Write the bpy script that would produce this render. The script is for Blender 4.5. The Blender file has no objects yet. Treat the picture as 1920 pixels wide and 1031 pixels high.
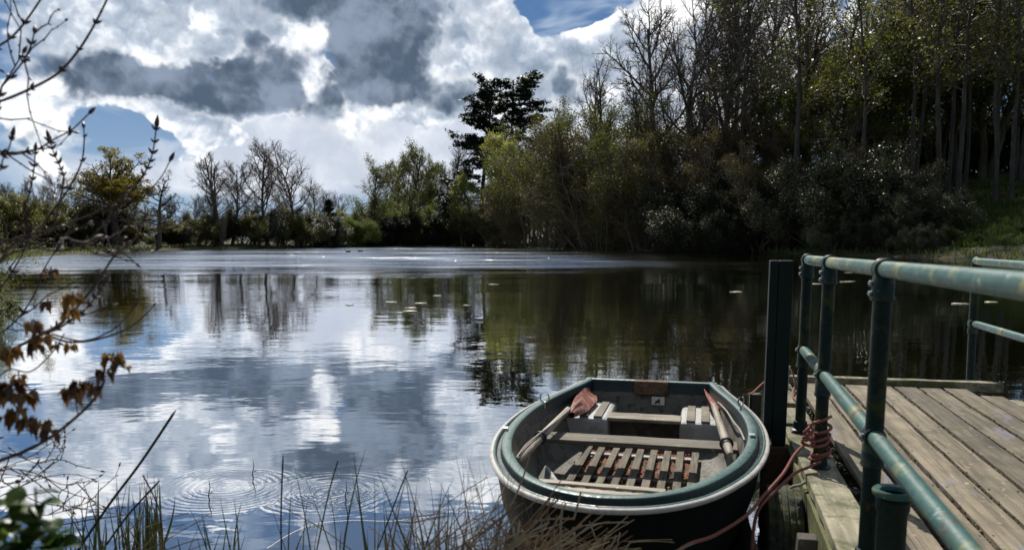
import bpy, math, random
import numpy as np
from mathutils import Vector, Matrix
C = bpy.context.scene.collection
PI = math.pi
random.seed(7)

# ------------------------------------------------------------------ camera model
F = 1493.0; CY = 640.0; PITCH = math.atan(193/1493.0); H = 1.6
def ray(x, y):
    u = (x-960)/F; v = (CY-y)/F
    return Vector((u, math.cos(PITCH)+v*math.sin(PITCH), -math.sin(PITCH)+v*math.cos(PITCH)))
def atz(x, y, z):
    d = ray(x, y); t = (z-H)/d.z; return Vector((d.x*t, d.y*t, z))
def aty(x, y, Y):
    d = ray(x, y); t = Y/d.y; return Vector((d.x*t, Y, H+d.z*t))
def azel(x, y):
    d = ray(x, y); return math.degrees(math.atan2(d.x, d.y)), math.degrees(math.asin(d.z/d.length))
DC, DS = 0.972, 0.235                     # jetty frame: n across, s along
DROT = -math.atan2(DS, DC)
def W(n, s, z=0.0): return Vector((n*DC+s*DS, -n*DS+s*DC, z))
def SN(p): return Vector((p.x*DC-p.y*DS, p.x*DS+p.y*DC, p.z))   # -> (n, s, z)

# ------------------------------------------------------------------ tagging
def tag(o, label=None, cat=None, group=None, kind=None):
    if label: o['label'] = label
    if cat: o['category'] = cat
    if group: o['group'] = group
    if kind: o['kind'] = kind
    return o
def thing(name, label, cat, loc=(0, 0, 0), rz=0, group=None):
    o = bpy.data.objects.new(name, None); C.objects.link(o)
    o.location = loc; o.rotation_euler = (0, 0, rz); o.empty_display_size = .2
    return tag(o, label, cat, group)
def obj(name, me, parent=None):
    o = bpy.data.objects.new(name, me); C.objects.link(o)
    if parent: o.parent = parent
    return o

# ------------------------------------------------------------------ numpy mesh
def np_mesh(name, V, Q, mats, mi=None, smooth=True, T=None):
    V = np.asarray(V, dtype=np.float32).reshape(-1, 3); Q = np.asarray(Q, dtype=np.int32).reshape(-1, 4)
    me = bpy.data.meshes.new(name)
    nt = 0 if T is None else len(T)
    me.vertices.add(len(V)); me.vertices.foreach_set('co', V.ravel())
    me.loops.add(len(Q)*4+nt*3)
    idx = Q.ravel() if nt == 0 else np.concatenate([Q.ravel(), np.asarray(T, dtype=np.int32).ravel()])
    me.loops.foreach_set('vertex_index', idx)
    me.polygons.add(len(Q)+nt)
    ls = np.arange(len(Q))*4
    if nt: ls = np.concatenate([ls, len(Q)*4+np.arange(nt)*3])
    me.polygons.foreach_set('loop_start', ls.astype(np.int32))
    if mi is not None: me.polygons.foreach_set('material_index', np.asarray(mi, dtype=np.int32))
    me.polygons.foreach_set('use_smooth', np.full(len(Q)+nt, smooth))
    for m in mats: me.materials.append(m)
    me.update(calc_edges=True)
    return me
def tubes(P, R, k):
    """P (B,N,3) polylines, R (B,N) radii -> verts, quads"""
    B, N, _ = P.shape
    T = np.empty_like(P); T[:, 1:-1] = P[:, 2:]-P[:, :-2]; T[:, 0] = P[:, 1]-P[:, 0]; T[:, -1] = P[:, -1]-P[:, -2]
    T /= np.linalg.norm(T, axis=2, keepdims=True)+1e-9
    ref = np.zeros_like(T); m = T.mean(axis=1); a = np.argmin(np.abs(m), axis=1)
    ref[np.arange(B), :, a] = 1
    X = np.cross(T, ref); X /= np.linalg.norm(X, axis=2, keepdims=True)+1e-9
    Y = np.cross(T, X)
    th = np.arange(k)*2*PI/k
    V = P[:, :, None, :]+R[:, :, None, None]*(np.cos(th)[None, None, :, None]*X[:, :, None, :]+np.sin(th)[None, None, :, None]*Y[:, :, None, :])
    base = (np.arange(B)*N*k)[:, None, None]+(np.arange(N-1)*k)[None, :, None]
    j = np.arange(k)[None, None, :]; j2 = (j+1) % k
    Q = np.stack([base+j, base+j2, base+k+j2, base+k+j], axis=-1).reshape(-1, 4)
    return V.reshape(-1, 3), Q
def unit(v): return v/(np.linalg.norm(v, axis=-1, keepdims=True)+1e-9)

# ------------------------------------------------------------------ small mesh builder
class MB:
    def __init__(s): s.v = []; s.f = []; s.m = []
    def add(s, vs, fs, m=0):
        b = len(s.v); s.v += [tuple(v) for v in vs]; s.f += [tuple(b+i for i in f) for f in fs]; s.m += [m]*len(fs); return s
    def box(s, c, d, rot=None, m=0, seg=1, jit=0.0, axis=1):
        """box centred c, size d, segmented along axis with worn edges"""
        vs = []; fs = []
        a, b_ = [(1, 2), (0, 2), (0, 1)][axis]
        for i in range(seg+1):
            t = i/seg-.5
            for (p, q) in ((-.5, -.5), (.5, -.5), (.5, .5), (-.5, .5)):
                v = [0, 0, 0]; v[axis] = t*d[axis]; v[a] = p*d[a]+random.uniform(-jit, jit); v[b_] = q*d[b_]+random.uniform(-jit, jit)
                v = Vector(v)
                if rot: v = rot @ v
                vs.append(v+Vector(c))
        for i in range(seg):
            for j in range(4):
                k = (j+1) % 4; fs.append((i*4+j, i*4+k, i*4+4+k, i*4+4+j))
        fs.append((3, 2, 1, 0)); fs.append((seg*4, seg*4+1, seg*4+2, seg*4+3))
        if axis == 1: fs = [tuple(reversed(f)) for f in fs]
        return s.add(vs, fs, m)
    def tube(s, pts, r, k=8, m=0, cap=True):
        pts = [Vector(p) for p in pts]; n = len(pts)
        if not hasattr(r, '__len__'): r = [r]*n
        vs = []; fs = []; X = None
        for i, p in enumerate(pts):
            t = (pts[min(i+1, n-1)]-pts[max(i-1, 0)]).normalized()
            if X is None:
                X = t.orthogonal().normalized()
            else:
                X = (X-t*X.dot(t)).normalized()
            Y = t.cross(X)
            for j in range(k):
                a = 2*PI*j/k; vs.append(p+(X*math.cos(a)+Y*math.sin(a))*r[i])
        for i in range(n-1):
            for j in range(k):
                q = (j+1) % k; fs.append((i*k+j, i*k+q, (i+1)*k+q, (i+1)*k+j))
        if cap:
            fs.append(tuple(reversed(range(k)))); fs.append(tuple((n-1)*k+j for j in range(k)))
        return s.add(vs, fs, m)
    def lathe(s, prof, c, axis=Vector((0, 0, 1)), k=24, m=0, close=False):
        axis = Vector(axis).normalized(); X = axis.orthogonal().normalized(); Y = axis.cross(X); c = Vector(c)
        vs = []; fs = []
        for (r, h) in prof:
            for j in range(k):
                a = 2*PI*j/k; vs.append(c+axis*h+(X*math.cos(a)+Y*math.sin(a))*r)
        n = len(prof)
        for i in range(n if close else n-1):
            i2 = (i+1) % n
            for j in range(k):
                q = (j+1) % k; fs.append((i*k+j, i*k+q, i2*k+q, i2*k+j))
        if not close:
            fs.append(tuple(reversed(range(k)))); fs.append(tuple((n-1)*k+j for j in range(k)))
        return s.add(vs, fs, m)
    def build(s, name, mats, parent=None, off=(0, 0, 0), smooth=False, bevel=0, auto=40):
        if not isinstance(mats, (list, tuple)): mats = [mats]
        me = bpy.data.meshes.new(name); o3 = Vector(off)
        me.from_pydata([tuple(Vector(v)-o3) for v in s.v], [], s.f)
        for m in mats: me.materials.append(m)
        me.polygons.foreach_set('material_index', s.m)
        if smooth:
            me.polygons.foreach_set('use_smooth', [True]*len(s.f))
            try: me.set_sharp_from_angle(angle=math.radians(auto))
            except Exception: pass
        me.update()
        o = obj(name, me, parent)
        if bevel:
            b = o.modifiers.new('bevel', 'BEVEL'); b.width = bevel; b.segments = 2; b.limit_method = 'ANGLE'; b.angle_limit = math.radians(50)
        return o
def spline(pts, n=6):
    pts = [Vector(p) for p in pts]; out = []
    for i in range(len(pts)-1):
        p0 = pts[max(i-1, 0)]; p1 = pts[i]; p2 = pts[i+1]; p3 = pts[min(i+2, len(pts)-1)]
        for j in range(n):
            t = j/n
            out.append(.5*((2*p1)+(p2-p0)*t+(2*p0-5*p1+4*p2-p3)*t*t+(3*p1-p0-3*p2+p3)*t**3))
    out.append(pts[-1]); return out

# ------------------------------------------------------------------ materials
class N:
    def __init__(s, tree): s.t = tree
    def n(s, kind, **kw):
        nd = s.t.nodes.new(kind)
        for k, v in kw.items():
            if k.startswith('i_'):
                key = k[2:]; key = int(key) if key.isdigit() else key.replace('_', ' ')
                s.set(nd.inputs[key], v)
            else: setattr(nd, k, v)
        return nd
    def set(s, sock, v):
        if isinstance(v, bpy.types.NodeSocket): s.t.links.new(v, sock)
        elif isinstance(v, bpy.types.Node): s.t.links.new(v.outputs[0], sock)
        else: sock.default_value = v
    def math(s, op, a, b=None, c=None, clamp=False):
        nd = s.t.nodes.new('ShaderNodeMath'); nd.operation = op; nd.use_clamp = clamp
        s.set(nd.inputs[0], a)
        if b is not None: s.set(nd.inputs[1], b)
        if c is not None: s.set(nd.inputs[2], c)
        return nd.outputs[0]
    def vm(s, op, a, b=None):
        nd = s.t.nodes.new('ShaderNodeVectorMath'); nd.operation = op; s.set(nd.inputs[0], a)
        if b is not None: s.set(nd.inputs[1], b)
        return nd.outputs['Value'] if op in ('DOT_PRODUCT', 'LENGTH', 'DISTANCE') else nd.outputs[0]
    def noise(s, vec, scale, detail=4, rough=.55, dist=0):
        nd = s.t.nodes.new('ShaderNodeTexNoise'); s.set(nd.inputs['Vector'], vec); nd.inputs['Scale'].default_value = scale
        nd.inputs['Detail'].default_value = detail; nd.inputs['Roughness'].default_value = rough; nd.inputs['Distortion'].default_value = dist
        return nd
    def ramp(s, fac, stops, interp='LINEAR'):
        nd = s.t.nodes.new('ShaderNodeValToRGB'); nd.color_ramp.interpolation = interp; s.set(nd.inputs[0], fac)
        e = nd.color_ramp.elements
        while len(e) > len(stops): e.remove(e[-1])
        while len(e) < len(stops): e.new(.5)
        for el, (p, c) in zip(e, stops):
            el.position = p; el.color = (c if hasattr(c, '__len__') else (c, c, c))[:3] + (1,) if hasattr(c, '__len__') else (c, c, c, 1)
        return nd.outputs[0]
    def mr(s, v, a, b, c=0.0, d=1.0, smooth=True):
        nd = s.t.nodes.new('ShaderNodeMapRange'); nd.interpolation_type = 'SMOOTHSTEP' if smooth else 'LINEAR'; nd.clamp = True
        s.set(nd.inputs[0], v); nd.inputs[1].default_value = a; nd.inputs[2].default_value = b; nd.inputs[3].default_value = c; nd.inputs[4].default_value = d
        return nd.outputs[0]
    def mix(s, f, a, b, blend='MIX'):
        nd = s.t.nodes.new('ShaderNodeMix'); nd.data_type = 'RGBA'; nd.blend_type = blend
        s.set(nd.inputs[0], f)
        for i, v in ((6, a), (7, b)):
            if isinstance(v, (tuple, list)): v = tuple(v[:3])+(1,)
            s.set(nd.inputs[i], v)
        return nd.outputs[2]
def material(name):
    m = bpy.data.materials.new(name); m.use_nodes = True; t = m.node_tree
    b = t.nodes['Principled BSDF']; return m, N(t), b
def tc(g, which='Object'): return g.t.nodes.new('ShaderNodeTexCoord').outputs[which]
def scaled(g, vec, sc): return g.vm('MULTIPLY', vec, tuple(sc))
def pos(g): return g.t.nodes.new('ShaderNodeNewGeometry').outputs['Position']
def bump(g, h, strength, dist, bs):
    nd = g.t.nodes.new('ShaderNodeBump'); g.set(nd.inputs['Height'], h); nd.inputs['Strength'].default_value = strength; nd.inputs['Distance'].default_value = dist
    g.t.links.new(nd.outputs[0], bs.inputs['Normal'])

def wood_mat(name, c1, c2, grain=(60, 3, 60), rough=.8, moss=0.0, stain=None, dark=.5, bumpd=.003):
    m, g, b = material(name)
    v = tc(g); oi = g.t.nodes.new('ShaderNodeObjectInfo').outputs['Random']
    off = g.n('ShaderNodeCombineXYZ', i_0=g.math('MULTIPLY', oi, 37.0), i_1=g.math('MULTIPLY', oi, 91.0)).outputs[0]
    v = g.vm('ADD', v, off)
    gr = g.noise(scaled(g, v, grain), 1, 6, .6, .4)
    big = g.noise(v, 3.2, 4, .6)
    fine = g.noise(v, 90, 3, .6)
    col = g.mix(g.mr(gr.outputs[0], .32, .68), c1, c2)
    col = g.mix(g.mr(big.outputs[0], .38, .7, 0, dark), col, tuple(x*.42 for x in c1))
    col = g.mix(g.mr(fine.outputs[0], .55, .75, 0, .5), col, tuple(x*.5 for x in c1))
    sp = g.noise(v, 24, 3, .5)
    col = g.mix(g.mr(sp.outputs[0], .66, .72, 0, .8), col, tuple(min(1, x*1.5) for x in c2))
    tone = g.math('MULTIPLY_ADD', oi, .5, .75)
    col = g.mix(1.0, col, g.n('ShaderNodeCombineXYZ', i_0=tone, i_1=tone, i_2=tone).outputs[0], 'MULTIPLY')
    cr = g.noise(scaled(g, v, tuple(x*(1.5 if x > 10 else .8) for x in grain)), 1, 2, .5)
    col = g.mix(g.mr(cr.outputs[0], .66, .70, 0, .85), col, tuple(x*.18 for x in c1))
    if moss:
        mo = g.noise(v, 5, 5, .7)
        col = g.mix(g.mr(mo.outputs[0], .62-moss*.3, .72-moss*.2, 0, .85), col, (.07, .085, .022))
    if stain:
        st = g.noise(scaled(g, v, (7, 1.7, 7)), 1, 4, .6)
        col = g.mix(g.mr(st.outputs[0], .61, .66, 0, .45), col, stain)
    g.set(b.inputs['Base Color'], col); b.inputs['Roughness'].default_value = rough
    h = g.math('ADD', g.math('MULTIPLY', gr.outputs[0], 1.0), g.math('MULTIPLY', fine.outputs[0], .6))
    bump(g, h, .9, bumpd, b)
    return m
def paint_mat(name, base, alt, worn, wornamt=.3, rough=.35, scale=6, rust=.0, alt_thr=(.5, .62)):
    m, g, b = material(name); v = tc(g)
    a = g.noise(v, scale, 5, .6, .3); f = g.noise(v, 45, 4, .65); w = g.noise(v, 14, 6, .7, .6)
    col = g.mix(g.mr(a.outputs[0], *alt_thr), base, alt)
    col = g.mix(g.mr(w.outputs[0], .70-wornamt*.3, .74-wornamt*.3), col, worn)
    col = g.mix(g.mr(f.outputs[0], .55, .8, 0, .45), col, tuple(x*.4 for x in base))
    if rust:
        r = g.noise(v, 9, 6, .7); col = g.mix(g.mr(r.outputs[0], .68-rust*.2, .72-rust*.2), col, (.09, .04, .018))
    g.set(b.inputs['Base Color'], col)
    g.set(b.inputs['Roughness'], g.mr(f.outputs[0], .3, .8, rough, min(1, rough+.35)))
    bump(g, g.math('ADD', f.outputs[0], g.math('MULTIPLY', w.outputs[0], 1.4)), .5, .0018, b)
    return m
def leaf_mat(name, c1, c2, rough=.45, transl=.35, spec=.5, var=.5, scale=1.2):
    m, g, b = material(name)
    oi = g.t.nodes.new('ShaderNodeObjectInfo').outputs['Random']
    n1 = g.noise(tc(g), scale, 3, .6)
    f = g.math('ADD', g.math('MULTIPLY', g.math('SUBTRACT', oi, .5), var), n1.outputs[0])
    col = g.mix(g.mr(f, .35, .65), c1, c2)
    g.set(b.inputs['Base Color'], col); b.inputs['Roughness'].default_value = rough
    b.inputs['Specular IOR Level'].default_value = spec
    tr = g.n('ShaderNodeBsdfTranslucent'); g.set(tr.inputs['Color'], g.mix(1.0, col, (1.5, 1.6, .8), 'MULTIPLY'))
    mx = g.n('ShaderNodeMixShader'); mx.inputs[0].default_value = transl
    g.t.links.new(b.outputs[0], mx.inputs[1]); g.t.links.new(tr.outputs[0], mx.inputs[2])
    g.t.links.new(mx.outputs[0], g.t.nodes['Material Output'].inputs['Surface'])
    return m
def bark_mat(name, c1, c2, rough=.9):
    m, g, b = material(name); v = tc(g)
    n1 = g.noise(scaled(g, v, (6, 6, 1.5)), 1.5, 5, .65)
    g.set(b.inputs['Base Color'], g.mix(g.mr(n1.outputs[0], .35, .65), c1, c2)); b.inputs['Roughness'].default_value = rough
    bump(g, n1.outputs[0], .6, .03, b); return m
def plain(name, col, rough=.5, metal=0, noise=0.0, scale=20):
    m, g, b = material(name)
    if noise:
        n1 = g.noise(tc(g), scale, 5, .6); g.set(b.inputs['Base Color'], g.mix(g.mr(n1.outputs[0], .3, .7), tuple(x*(1-noise) for x in col), tuple(min(1, x*(1+noise)) for x in col)))
        bump(g, n1.outputs[0], .4, .002, b)
    else: b.inputs['Base Color'].default_value = tuple(col)+(1,)
    b.inputs['Roughness'].default_value = rough; b.inputs['Metallic'].default_value = metal
    return m

M = {}
M['deck'] = wood_mat('deck_wood', (.105, .084, .052), (.245, .20, .132), (26, 1.6, 26), .8, .18, (.20, .20, .29))
M['outer'] = wood_mat('mossy_wood', (.17, .155, .095), (.33, .29, .20), (26, 1.6, 26), .85, .5)
M['fascia'] = wood_mat('green_wood', (.10, .105, .035), (.20, .20, .07), (20, 2, 20), .85, .6)
M['pile'] = wood_mat('pile_wood', (.05, .042, .03), (.11, .09, .065), (20, 20, 2), .85, .25)
M['thwart'] = wood_mat('grey_boat_wood', (.13, .11, .08), (.30, .26, .195), (3, 50, 50), .8, .15)
M['slat'] = wood_mat('slat_wood', (.085, .07, .048), (.22, .185, .135), (50, 3, 50), .85, .3)
M['paleslat'] = wood_mat('pale_wood', (.26, .22, .16), (.46, .40, .32), (3, 50, 50), .75, 0)
M['oar'] = wood_mat('oar_wood', (.24, .20, .15), (.44, .38, .30), (50, 3, 50), .7, 0)
M['blade'] = paint_mat('oar_blade_paint', (.34, .085, .05), (.26, .07, .045), (.36, .28, .22), .62, .6, 9)
M['rail'] = paint_mat('rail_paint', (.028, .100, .086), (.21, .21, .07), (.22, .31, .28), .3, .35, 5, .45, (.50, .64))
M['raildark'] = paint_mat('post_paint', (.007, .020, .016), (.045, .052, .016), (.06, .08, .06), .14, .5, 5, .3, (.53, .66))
M['coupling'] = paint_mat('coupling_paint', (.012, .028, .026), (.05, .07, .04), (.09, .12, .11), .15, .35, 12, .15)
M['steel'] = paint_mat('dark_post_paint', (.004, .012, .011), (.007, .016, .012), (.016, .03, .022), .05, .35, 3, .05)
M['bgreen'] = paint_mat('boat_green', (.024, .080, .074), (.042, .112, .096), (.15, .19, .165), .28, .35, 4)
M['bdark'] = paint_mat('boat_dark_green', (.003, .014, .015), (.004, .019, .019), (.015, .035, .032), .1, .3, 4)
M['rub'] = paint_mat('rub_strip', (.46, .44, .41), (.38, .32, .29), (.25, .20, .17), .25, .5, 9)
M['hull'] = plain('hull_black', (.005, .006, .006), .85, 0, .4, 6)
M['hull'].node_tree.nodes['Principled BSDF'].inputs['Specular IOR Level'].default_value = .15
M['liner'] = paint_mat('boat_liner', (.135, .125, .10), (.075, .07, .052), (.05, .045, .03), .45, .6, 5)
M['seatbox'] = paint_mat('seat_box_plastic', (.40, .40, .38), (.30, .29, .26), (.16, .14, .11), .2, .5, 5)
M['rustpad'] = paint_mat('rust_pad', (.12, .07, .04), (.17, .12, .07), (.05, .035, .025), .5, .8, 9, .5)
M['rustmud'] = plain('rust_mud', (.26, .085, .035), .9, 0, .6, 30)
M['leafmud'] = plain('leaf_mud', (.035, .030, .018), .9, 0, .6, 40)
M['metal'] = plain('grey_metal', (.42, .44, .46), .4, .9, .25, 40)
M['black'] = plain('black_plastic', (.012, .012, .013), .45, 0, .2, 30)
M['white'] = plain('plate_white', (.62, .60, .53), .5, 0, .1, 30)
def rope_mat():
    m, g, b = material('pink_rope'); v = tc(g)
    w = g.t.nodes.new('ShaderNodeTexWave'); w.bands_direction = 'DIAGONAL'; w.inputs['Scale'].default_value = 38; w.inputs['Distortion'].default_value = 1.5
    g.set(w.inputs['Vector'], v); n1 = g.noise(v, 12, 4, .6)
    col = g.mix(g.mr(n1.outputs[0], .35, .7), (.58, .20, .15), (.42, .14, .10)); col = g.mix(g.mr(w.outputs[1], .3, .8, 0, .5), (.24, .08, .055), col)
    g.set(b.inputs['Base Color'], col); b.inputs['Roughness'].default_value = .75; bump(g, w.outputs[1], .8, .004, b); return m
M['rope'] = rope_mat()
M['greyrope'] = plain('grey_rope', (.34, .31, .26), .8, 0, .3, 60)
def tyre_mat():
    m, g, b = material('mossy_tyre'); v = tc(g); mo = g.noise(v, 7, 5, .7); f = g.noise(v, 60, 3, .6)
    col = g.mix(g.mr(mo.outputs[0], .42, .60), (.028, .028, .024), (.085, .095, .035)); col = g.mix(g.mr(f.outputs[0], .5, .8, 0, .5), col, (.02, .02, .012))
    g.set(b.inputs['Base Color'], col); b.inputs['Roughness'].default_value = .9; bump(g, f.outputs[0], .7, .006, b); return m
for k_ in ('raildark', 'steel', 'coupling'): M[k_].node_tree.nodes['Principled BSDF'].inputs['Specular IOR Level'].default_value = .22
M['tyre'] = tyre_mat()
M['bark'] = bark_mat('dark_bark', (.045, .040, .032), (.105, .092, .072))
M['barkgreen'] = bark_mat('mossy_bark', (.045, .042, .022), (.10, .090, .045))
M['barktwig'] = bark_mat('twig_bark', (.080, .064, .050), (.16, .13, .10), .6)
M['palebark'] = bark_mat('pale_bark', (.040, .036, .029), (.085, .076, .06))
M['barkbrown'] = bark_mat('brown_bark', (.10, .080, .055), (.19, .15, .105))
M['nearbark'] = bark_mat('near_twig', (.035, .022, .020), (.10, .07, .05))
M['oak'] = leaf_mat('oak_leaf', (.13, .105, .015), (.20, .155, .028), .6, .4, .3)
M['spring'] = leaf_mat('spring_leaf', (.085, .092, .022), (.14, .14, .04), .55, .4, .3)
M['lime'] = leaf_mat('lime_leaf', (.085, .11, .020), (.13, .155, .036), .55, .45, .3)
M['pale'] = leaf_mat('pale_leaf', (.22, .23, .07), (.34, .33, .12), .55, .45, .3)
M['brownbud'] = leaf_mat('brown_bud', (.078, .060, .028), (.130, .100, .044), .6, .3, .3)
M['olive'] = leaf_mat('olive_leaf', (.075, .075, .026), (.135, .125, .046), .42, .48, .7)
M['gloss'] = leaf_mat('glossy_leaf', (.045, .050, .026), (.10, .10, .052), .45, .2, .6)
M['dgloss'] = leaf_mat('dark_glossy_leaf', (.022, .027, .014), (.048, .052, .028), .6, .15, .25)
M['pine'] = leaf_mat('pine_needle', (.012, .030, .017), (.025, .048, .022), .55, .1, .3)
M['young'] = leaf_mat('young_maple_leaf', (.06, .026, .016), (.17, .085, .025), .4, .35, .5, .6, 22)
M['nettle'] = leaf_mat('nettle_leaf', (.03, .06, .014), (.075, .12, .025), .4, .35, .5, .3, 14)
M['bud'] = plain('bud_scale', (.06, .025, .022), .5, 0, .4, 60)
M['reed'] = leaf_mat('reed_blade', (.022, .030, .018), (.05, .052, .028), .45, .2, .4, .4, 5)
M['straw'] = leaf_mat('straw_blade', (.19, .155, .12), (.38, .33, .26), .6, .04, .4, .4, 14)
M['darkstraw'] = leaf_mat('brown_straw', (.10, .062, .045), (.20, .135, .095), .6, .05, .4, .4, 14)
M['grass'] = leaf_mat('bank_grass', (.05, .075, .018), (.11, .13, .035), .6, .3, .3, .2, .4)
M['pad'] = leaf_mat('pad_leaf', (.40, .38, .24), (.52, .48, .34), .35, .1, .6)
M['duck'] = plain('duck_brown', (.05, .04, .03), .7, 0, .5, 30)

# ------------------------------------------------------------------ terrain + water
SHORE = [(-41.5, 69.2), (-45.4, 89.7), (-46.3, 105.4), (-39, 127.6), (-30, 173), (-10, 187), (2, 160), (3.8, 142.7), (18.4, 115.4), (23.9, 97), (27.3, 83.5), (31.3, 73.4), (33.9, 60.5), (34.4, 53.8), (34, 40), (28, 22), (18, 8), (9, 3.5), (3.0, 2.9), (1.0, 2.75), (0.2, 2.75), (-1.0, 2.95), (-2.0, 3.3), (-3.2, 4.0), (-5, 6), (-8, 9), (-12.5, 15), (-20, 28), (-30, 45)]
def sdist(X, Y):
    P = np.array(SHORE); Q = np.roll(P, -1, axis=0)
    d = np.full(X.shape, 1e9); inside = np.zeros(X.shape, bool)
    for (ax, ay), (bx, by) in zip(P, Q):
        ex, ey = bx-ax, by-ay; wx, wy = X-ax, Y-ay
        t = np.clip((wx*ex+wy*ey)/(ex*ex+ey*ey), 0, 1)
        d = np.minimum(d, np.hypot(wx-ex*t, wy-ey*t))
        c = ((ay <= Y) & (by > Y)) | ((by <= Y) & (ay > Y))
        xi = ax+(Y-ay)/(ey if ey != 0 else 1e-9)*ex
        inside ^= c & (X < xi)
    return np.where(inside, -d, d)
def hnoise(X, Y):
    return (np.sin(X*.31+Y*.17)+np.sin(X*.13-Y*.29+1.3)+.5*np.sin(X*.9+Y*.7)+.4*np.sin(X*1.7-Y*1.1))*.12
def height(X, Y):
    X = np.asarray(X, float); Y = np.asarray(Y, float)
    d = sdist(X, Y)
    base = np.where(d < 0, np.maximum(d*.8, -1.2), .38*(1-np.exp(-np.maximum(d, 0)/.9)))
    side = np.clip((X-2)/10, 0, 1)*np.clip((Y-30)/20, 0, 1)
    hill = side*np.clip(d-2.5, 0, 60)*.34
    hill = 17*(1-np.exp(-hill/17))
    flat = np.clip(d, 0, 20)*.012
    return base+hill+flat+hnoise(X, Y)*np.clip(d/4, 0, 1)
def H0(x, y): return float(height(np.array([x]), np.array([y]))[0])
def axis_pts(neg, posv):
    out = [0.0]; st = .22
    while out[-1] < posv: out.append(out[-1]+st); st = min(st*1.035, 3.2 if out[-1] < 230 else 80)
    o2 = [0.0]; st = .22
    while o2[-1] > neg: o2.append(o2[-1]-st); st = min(st*1.035, 3.2 if o2[-1] > -130 else 80)
    return np.array(sorted(set(o2[1:]+out)))
def ground_mat():
    m, g, b = material('ground_soil'); v = pos(g)
    n1 = g.noise(v, .25, 5, .6); n2 = g.noise(v, 3.0, 5, .65); n3 = g.noise(v, 18, 4, .6)
    col = g.mix(g.mr(n2.outputs[0], .35, .65), (.045, .032, .018), (.095, .065, .035))
    col = g.mix(g.mr(n1.outputs[0], .42, .55), col, (.060, .080, .020))
    col = g.mix(g.mr(n3.outputs[0], .5, .75, 0, .6), col, (.03, .025, .015))
    g.set(b.inputs['Base Color'], col); b.inputs['Roughness'].default_value = .95
    bump(g, g.math('ADD', n2.outputs[0], n3.outputs[0]), .8, .12, b); return m
gx = axis_pts(-900, 900); gy = axis_pts(-12, 1100)
GX, GY = np.meshgrid(gx, gy)
GZ = height(GX, GY)
ny, nx = GX.shape
ii = (np.arange(ny-1)[:, None]*nx+np.arange(nx-1)[None, :])
Q = np.stack([ii, ii+1, ii+nx+1, ii+nx], -1).reshape(-1, 4)
tag(obj('ground', np_mesh('ground', np.stack([GX, GY, GZ], -1), Q, [ground_mat()])), kind='structure')

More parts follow.
